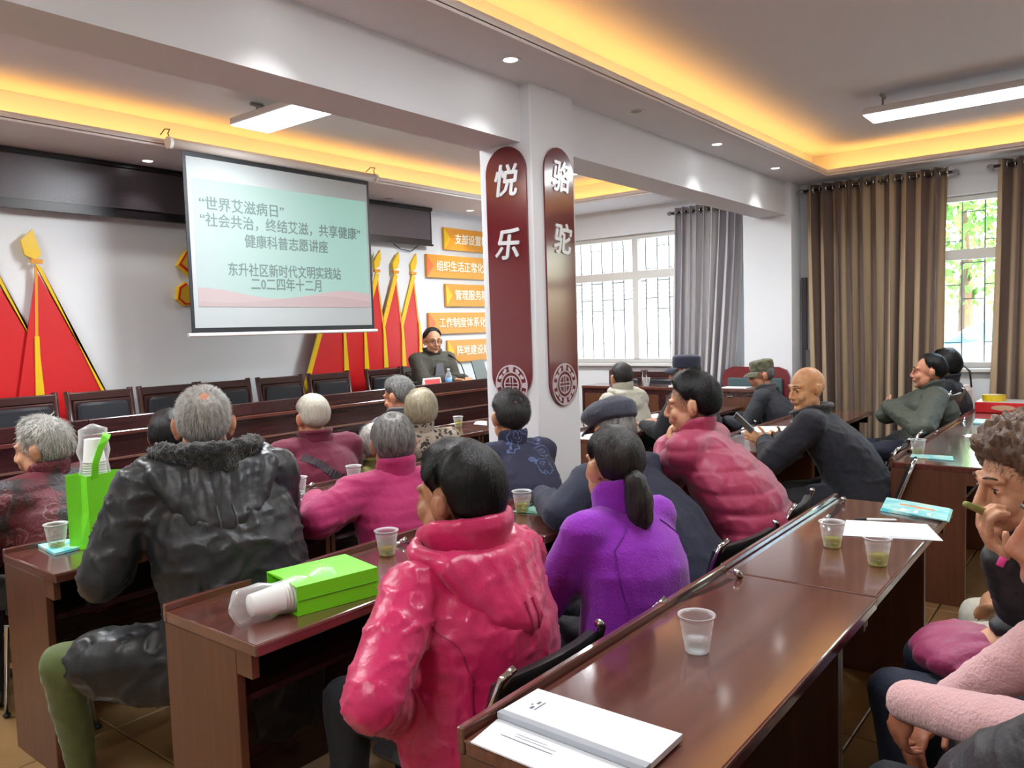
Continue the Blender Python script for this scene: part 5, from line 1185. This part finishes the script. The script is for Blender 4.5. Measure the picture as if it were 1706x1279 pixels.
# --- front row
J_PAT = patterned('maroon_black_padded_print', (92, 20, 36), 'rings', (128, 92, 96), (36, 24, 28), 7.5, .55, .6)
P = person('person in a patterned maroon and black padded coat with wispy hair', aty(70, 740, 3.70), yaw=25, hyaw=42, pitch=-8, lean=.16, sk=SK_A,
           hair=dict(style='short', thick=.016, mat=H_WISP, seed=8, strands=2600, slen=.06, lift=.016, messy=.5), jacket=dict(mat=J_PAT, k=1.34, arm=.085, collar='stand', quilt=.08, qamp=.009, amp=.006, seed=10, hood=None), pants=T_DARK, shw=.21, face=True, chair_label='chrome chair under the patterned maroon coat woman')
J_PLUSH = cloth('magenta_plush', (166, 34, 98), .95, .5, bump=.9, bscale=90)
P = person('person in a magenta plush coat half hidden behind the fur collar', aty(284, 722, 3.72), yaw=-20, hyaw=-30, lean=.10, sk=SK_A, hair=dict(style='bob', thick=.018, mat=H_BLACK, seed=9, strands=900), jacket=dict(mat=J_PLUSH, k=1.15, arm=.072, collar='turn', amp=.005, seed=11), pants=T_DARK, chair_label='chrome chair under the magenta plush coat woman')
J_MAR = cloth('maroon_velvet', (98, 13, 46), .85, .15)
P = person('white-haired person in a maroon velvet coat with a crossbody strap', aty(521, 690, 3.68), yaw=-14, hyaw=-16, lean=.10, sk=SK_D, hair=dict(style='short', thick=.014, mat=H_WHITE, seed=10, strands=2600, slen=.035, lift=.003, messy=.2), jacket=dict(mat=J_MAR, k=1.20, arm=.078, collar='fold', amp=.006, seed=12), pants=T_DARK, shw=.205, chair_label='chrome chair under the maroon velvet coat man')
strap_on(P, [(-.13, .06), (-.06, .10), (.0, .16), (.06, .20), (.13, .27), (.19, .36), (.22, .46)], .024, mat('dark_strap', (46, 30, 42), .7), 'bag_strap')
P = person('grey-haired person with glasses looking down in the front row', aty(664, 656, 3.96), hip=(3.42, 3.68, .54), yaw=-10, hyaw=12, pitch=-14, lean=.12, sk=SK_D, face=True, glasses=True, hair=dict(style='short', thick=.018, mat=H_SALT, seed=11, strands=2000, slen=.045, lift=.008, messy=.5), jacket=dict(mat=cloth('grey_wool', (92, 92, 96)), collar='fold', seed=13), pants=T_DARK, chair_label='chrome chair under the grey-haired person with glasses')
J_LEO = patterned('leopard_print_knit', (150, 138, 122), 'leopard', (46, 40, 38), None, 30.0, .9)
P = person('person in a leopard print top with ash blond bobbed hair', aty(702, 680, 3.52), hip=(3.78, 3.44, .54), yaw=-26, hyaw=-44, lean=.14, sk=SK_A, hair=dict(style='bob', thick=.022, mat=H_BLOND, seed=12, strands=2600, slen=.07, lift=.004, bulge=.010, messy=.18), jacket=dict(mat=J_LEO, k=1.08, arm=.068, collar='turn', amp=.005, seed=14), pants=T_DARK, chair_label='chrome chair under the leopard print woman')
J_OLV = cloth('olive_yellow_coat', (128, 122, 66), .85)
P = person('white-haired person in an olive coat hidden behind the grey head', aty(626, 738, 3.62), yaw=-6, hyaw=-30, pitch=-15, lean=.30, sk=SK_A, hair=dict(style='bob', thick=.02, mat=H_WISP, seed=13, strands=1500, lift=.012), jacket=dict(mat=J_OLV, k=1.05, collar='fold', seed=15), pants=T_DARK, hip=(3.02, 3.44, .46), sc=.95, chair_label='chrome chair under the olive coat person')
# --- right-hand block
J_HOOD = cloth('beige_grey_sweatshirt', (172, 168, 152), .9)
P = person('person in a beige hooded top before the barred window', aty(1036, 626, 3.42), yaw=-20, hyaw=-38, lean=.12, sk=SK_D, hair=dict(style='short', thick=.012, mat=H_DARK, seed=14, strands=1200, slen=.03), jacket=dict(mat=J_HOOD, k=1.08, arm=.07, collar='high', hood=(.13, .15, .03), seed=16), pants=T_DARK, chair_label='chrome chair under the beige hooded person')
J_BLK2 = cloth('black_wool_coat', (25, 27, 34), .85, .05)
P = person('person in a black coat and dark peaked cap before the curtain', aty(1142, 618, 2.66), yaw=0, hyaw=14, lean=.12, sk=SK_B, face=True, hair=dict(style='short', thick=.010, mat=H_BLACK, seed=15, strands=600), jacket=dict(mat=J_BLK2, k=1.15, arm=.074, collar='fold', seed=17), pants=T_DARK, chair_label='chrome chair under the dark peaked cap man')
put_hat(P, 'cap', cloth('dark_navy_cap_cloth', (40, 46, 66), .9), 'peaked_cap')
P = person('person in a camouflage cap and black coat against the white wall', aty(1270, 622, 2.62), yaw=10, hyaw=30, pitch=-10, lean=.18, sk=SK_D, face=True, hair=dict(style='short', thick=.008, mat=H_SALT, seed=16, strands=600), jacket=dict(mat=cloth('charcoal_coat', (36, 38, 46), sheen=.06), k=1.15, arm=.074, collar='fold', cmat=cloth('grey_collar', (88, 86, 88)), seed=18), pants=T_DARK, chair_label='chrome chair under the camouflage cap man')
CAMO = cloth('camouflage_cloth', (112, 108, 84), .9, var=.6, vscale=26, rgb2=(58, 62, 46)); put_hat(P, 'cap', CAMO, 'camouflage_cap')
J_BALD = cloth('dark_navy_overcoat', (27, 29, 40), .8, .05)
HB = aty(1345, 642, 1.52)
P = person('bald person in a dark overcoat with a fur collar holding a phone', aty(1345, 642, 1.52), yaw=14, hyaw=56, pitch=-8, lean=.30, sk=skin('golden', (222, 164, 116)), face=True, old=.8, jaw=1.08, brow=H_SALT,
           jacket=dict(mat=J_BALD, k=1.26, arm=.084, cuff=.056, collar='lapel', cdz=-.035, cmat=FUR, amp=.008, seed=19, hem=.04, lapfront=.6), pants=T_DARK, shw=.20, voxel=.0055, sc=1.04,
           arms=dict(L=(HB + V((-.27, .11, -.42)), aty(1276, 738, 1.80)), R=(HB + V((.20, .18, -.42)), aty(1300, 730, 1.88))),
           hand_opts=dict(L=dict(d=V((-.45, .55, .45)), n=V((-.9, -.3, .3)), curl=.75), R=dict(d=V((-.75, .35, .3)), n=V((.2, .9, .3)), curl=.6)), chair_label='chrome chair under the bald man')
ph = aty(1240, 704, 1.88); t = thing('phone', 'silver phone held up by the bald person', 'phone', ph, math.radians(50)); m = MB(); m.box((-.037, -.005, -.075), (.037, .004, .075), .004); obj('phone_case', m, mat('silver_phone', (196, 192, 190), .3, metal=.3), t); m = MB(); m.box((-.033, .004, -.07), (.033, .0048, .07)); obj('display', m, M_BLACK, t); t.rotation_euler = (math.radians(-38), math.radians(30), math.radians(40))
J_GRN = cloth('dark_green_quilted_coat', (56, 62, 50), .6, .05, bump=.3, bscale=30)
P = person('person with folded arms in a dark green winter coat', aty(1548, 616, 1.26), yaw=14, hyaw=16, pitch=2, lean=-.04, sk=SK_D, face=True, brow=H_BLACK, jaw=1.1,
           hair=dict(style='receding', thick=.018, mat=H_BLACK, seed=17, strands=1800, slen=.05, lift=.003, messy=.12), jacket=dict(mat=J_GRN, k=1.26, arm=.085, cuff=.06, collar='stand', quilt=.10, qamp=.006, amp=.008, seed=20), pants=T_JEANS, shw=.20, voxel=.0055, sc=1.04,
           arms=dict(L=(aty(1538, 716, 1.16), aty(1482, 676, 1.56)), R=(aty(1478, 690, 1.58), aty(1512, 684, 1.46))), hand_opts=dict(L=dict(d=V((.6, .3, .15)), n=V((-.2, .95, .2)), curl=.4), R=dict(d=V((-.7, -.3, .0)), n=V((0, .9, .3)), curl=.4)), chair_label='chrome chair under the folded-arms man')
P = person('black-haired person hidden behind the folded-arms man', aty(1574, 606, 1.25), yaw=5, hyaw=10, lean=.02, sk=SK_A, hair=dict(style='bob', thick=.026, mat=H_BLACK, seed=18, strands=1200, slen=.05), jacket=dict(mat=J_BLK2, k=1.1, arm=.07, collar='fold', seed=21), pants=T_DARK, seat=False)
# white padded handbag and spare chair beside that person
c = aty(1608, 664, 1.14)
t = thing('handbag', 'white crumpled bag with a black strap on the spare chair back', 'bag', c); m = MB(); m.ell((0, 0, 0), (.075, .06, .13)); m.ell((.01, .02, -.08), (.085, .07, .08)); bmh = fuse(m, .01, 3); wrinkle(bmh, .012, 14, seed=2); bmh.materials.append(mat('white_crinkled_cloth', (226, 206, 200), .7)); link('bag_body', bmh, t)
m = MB(); m.tube([(0, -.05, .10), (-.02, -.04, .24), (0, .02, .30), (0, .07, .24), (0, .07, .10)], .008, 8); obj('strap', m, M_BLACK, t, True)
r_ = dup(ac0, (6.95, 1.40, 0), math.radians(-4), 'spare black chair behind the white bag'); r_.scale = (1.1, 1.1, 1.25)
# --- speaker on the platform
J_SPK = cloth('olive_grey_jacket', (60, 58, 48), .7, .05)
hp = aty(722, 565, 5.50)
P = person('person speaking at the podium in an olive grey jacket and glasses', hp, yaw=162, hyaw=152, pitch=-4, lean=.06, sk=SK_A, face=True, glasses=True, brow=H_BLACK, hair=dict(style='receding', thick=.016, mat=H_BLACK, seed=19, strands=1600, slen=.04, lift=.004), hip=(hp.x + .02, hp.y + .06, .80), seat=False,
           jacket=dict(mat=J_SPK, k=1.16, arm=.075, collar='fold', cmat=cloth('dark_fur_trim', (40, 38, 34), .95), seed=22), pants=T_DARK, legs=dict(L=((hp.x - .12, 5.16, .77), (hp.x - .12, 5.20, .34)), R=((hp.x + .14, 5.16, .77), (hp.x + .14, 5.20, .34))),
           arms=dict(L=(hp + V((.19, -.10, -.42)), V((hp.x + .06, 5.14, 1.09))), R=(hp + V((-.21, -.08, -.42)), V((hp.x - .12, 5.12, 1.09)))), voxel=.006)
o, HM, B, I = P; m = MB(); m.prism([(-.055, -.11), (.055, -.11), (.035, .02), (-.035, .02)], lambda u, v, d: I['neck'] + I['l'] * u + I['f'] * (.142 + d) + V((0, 0, v - .10)), 0, .006); q = m.mesh('shirt_front', cloth('grey_shirt', (104, 104, 110))); q.transform(B); link('shirt_front', q, o)
# --- rear row, right edge of the frame
J_VEST = cloth('black_padded_vest', (20, 20, 23), .5, .03, bump=.3, bscale=30)
P = person('person with curly brown hair raising a green snack to the mouth', V((2.13, .19, 1.18)), yaw=24, hyaw=38, pitch=-8, lean=.14, sk=skin('lined', (204, 150, 116)), face=True, old=1.0, jaw=1.05, brow=H_BROWN, hip=(2.32, -.04, .54), shw=.15,
           hair=dict(style='curly', thick=.022, mat=H_BROWN, seed=20, strands=3600, slen=.035, lift=.008, messy=1.0, curl=.03, swid=.0012), jacket=dict(mat=J_VEST, k=1.12, arm=.066, collar='stand', quilt=.07, qamp=.007, seed=23), pants=T_JEANS, voxel=.0045,
           arms=dict(L=(atd(1712, 1010, 1.80), atd(1672, 930, 1.74)), R=(V((2.46, .06, .84)), V((2.40, .25, .72)))), hand_opts=dict(L=dict(d=atd(1626, 858, 1.73) - atd(1672, 930, 1.74), n=V((-.5, .85, .1)), curl=.95, thumb=.5, s=.88)), legs=dict(L=((2.28, .50, .53), (2.30, .46, .09)), R=((2.55, .47, .54), (2.56, .44, .09))), chair_label='chrome chair under the curly brown hair woman')
o, HM, B, I = P
sn = atd(1622, 848, 1.70); t = thing('snack', 'small green wrapped snack held at the curly-haired person’s lips', 'snack', sn); m = MB(); m.cap((-.012, .012, .012), (.05, -.015, -.014), .007, .009, 8); obj('snack_stick', m, mat('green_snack', (150, 160, 84), .6, var=.4, vscale=60), t, True)
j_ = [c for c in o.children if c.name.startswith('jacket')][0]; T_ = BVHTree.FromPolygons([v.co for v in j_.data.vertices], [tuple(p.vertices) for p in j_.data.polygons]); pts = []
for px, py in ((1700, 905), (1690, 912), (1680, 920), (1672, 930), (1666, 942)):
    h, n, _, _ = T_.ray_cast(B @ V((0, 0, CAMH)), V(_ray(px, py)).normalized())
    if h is not None and h.length < 2.5: pts.append(h)
if len(pts) > 2: m = MB(); m.tube(pts, .008, 8); link('pink_piping', m.mesh('pink_piping', mat('hot_pink_cord', (226, 70, 150), .6), True), o)
# puffer folded over her lap
c = V((2.42, .36, .63)); t = thing('puffer_jacket', 'folded raspberry puffer jacket lying in a lap behind the rear desk', 'jacket', c); m = MB(); m.ell((0, 0, 0), (.17, .13, .06)); m.ell((-.05, -.03, .01), (.14, .11, .06)); q = fuse(m, .01, 4); wrinkle(q, .004, 10, seed=4, quilt=.075, qamp=.012, qdir=(.8, .5, .2)); q.materials.append(cloth('raspberry_puffer', (150, 44, 92), .5)); link('puffer_cloth', q, t)
J_PKN = cloth('dusty_pink_knit', (214, 168, 168), .95, .3, bump=.6, bscale=140)
P = person('person in a dusty pink knit sleeve with folded hands at the frame edge', V((1.72, .035, 1.165)), yaw=6, hyaw=16, lean=.16, sk=skin('sunned', (176, 112, 84)), face=True, hip=(1.70, -.10, .54), hair=dict(style='bob', thick=.02, mat=H_DARK, seed=21, strands=900), jacket=dict(mat=J_PKN, k=1.06, arm=.062, cuff=.046, collar='turn', amp=.004, seed=24), pants=T_DARK, voxel=.0055,
           arms=dict(L=(V((1.50, .02, .86)), aty(1512, 1168, .36)), R=(V((1.92, .16, .84)), aty(1560, 1190, .34))), hand_opts=dict(L=dict(d=aty(1482, 1262, .40) - aty(1512, 1168, .36), n=V((-.6, .3, .75)), curl=.75), R=dict(d=V((-.6, .25, -.35)), n=V((-.1, .5, .8)), curl=.6)), legs=dict(L=((1.52, .40, .50), (1.52, .42, .09)), R=((1.82, .40, .50), (1.82, .42, .09))), chair_label='chrome chair under the pink knit sleeve woman')
P = person('person in a black coat filling the bottom right corner', V((1.318, .012, 1.262)), yaw=0, lean=.12, sk=skin('sunned', (176, 112, 84)), shw=.20, sc=1.05, hip=(1.33, -.14, .56), hair=dict(style='short', thick=.014, mat=H_BLACK, seed=22, strands=500), jacket=dict(mat=cloth('black_leather_coat', (24, 25, 29), .45, .03), k=1.12, arm=.078, cuff=.06, collar='fold', seed=25, lapfront=.5), pants=T_DARK, legs=dict(L=((1.22, .28, .50), (1.22, .28, .09)), R=((1.44, .28, .50), (1.44, .28, .09))), arms=dict(L=(V((1.185, .125, .92)), V((1.25, .30, .68))), R='lap'), face=True, chair_label='chrome chair under the black coat at the corner')
P = person('person in beige trousers seated beyond the curly brown hair', V((2.98, .10, 1.16)), yaw=0, lean=.1, sk=SK_A, hip=(2.98, .0, .54), hair=dict(style='bob', thick=.02, mat=H_BLACK, seed=23, strands=500), jacket=dict(mat=cloth('rose_knit', (206, 164, 160)), k=1.05, collar='turn', seed=26), pants=T_BEIGE, arms=dict(L='lap', R='lap'), chair_label='chrome chair under the beige trousers')
# empty chairs by the rear desk and beside the right-hand block
for x, y, rz, l in ((3.42, 1.42, 6, 'empty chrome chair between the raspberry coat woman and the rear desk end'), (5.25, 1.40, 3, 'empty chrome chair at the near end of the right-hand rear desk'), (6.05, 1.42, 0, 'empty chrome chair beside the folded-arms man'), (5.75, 2.58, 8, 'empty chrome chair between the peaked cap and the camouflage cap')):
    seat_chair(x, y, math.radians(rz), l)
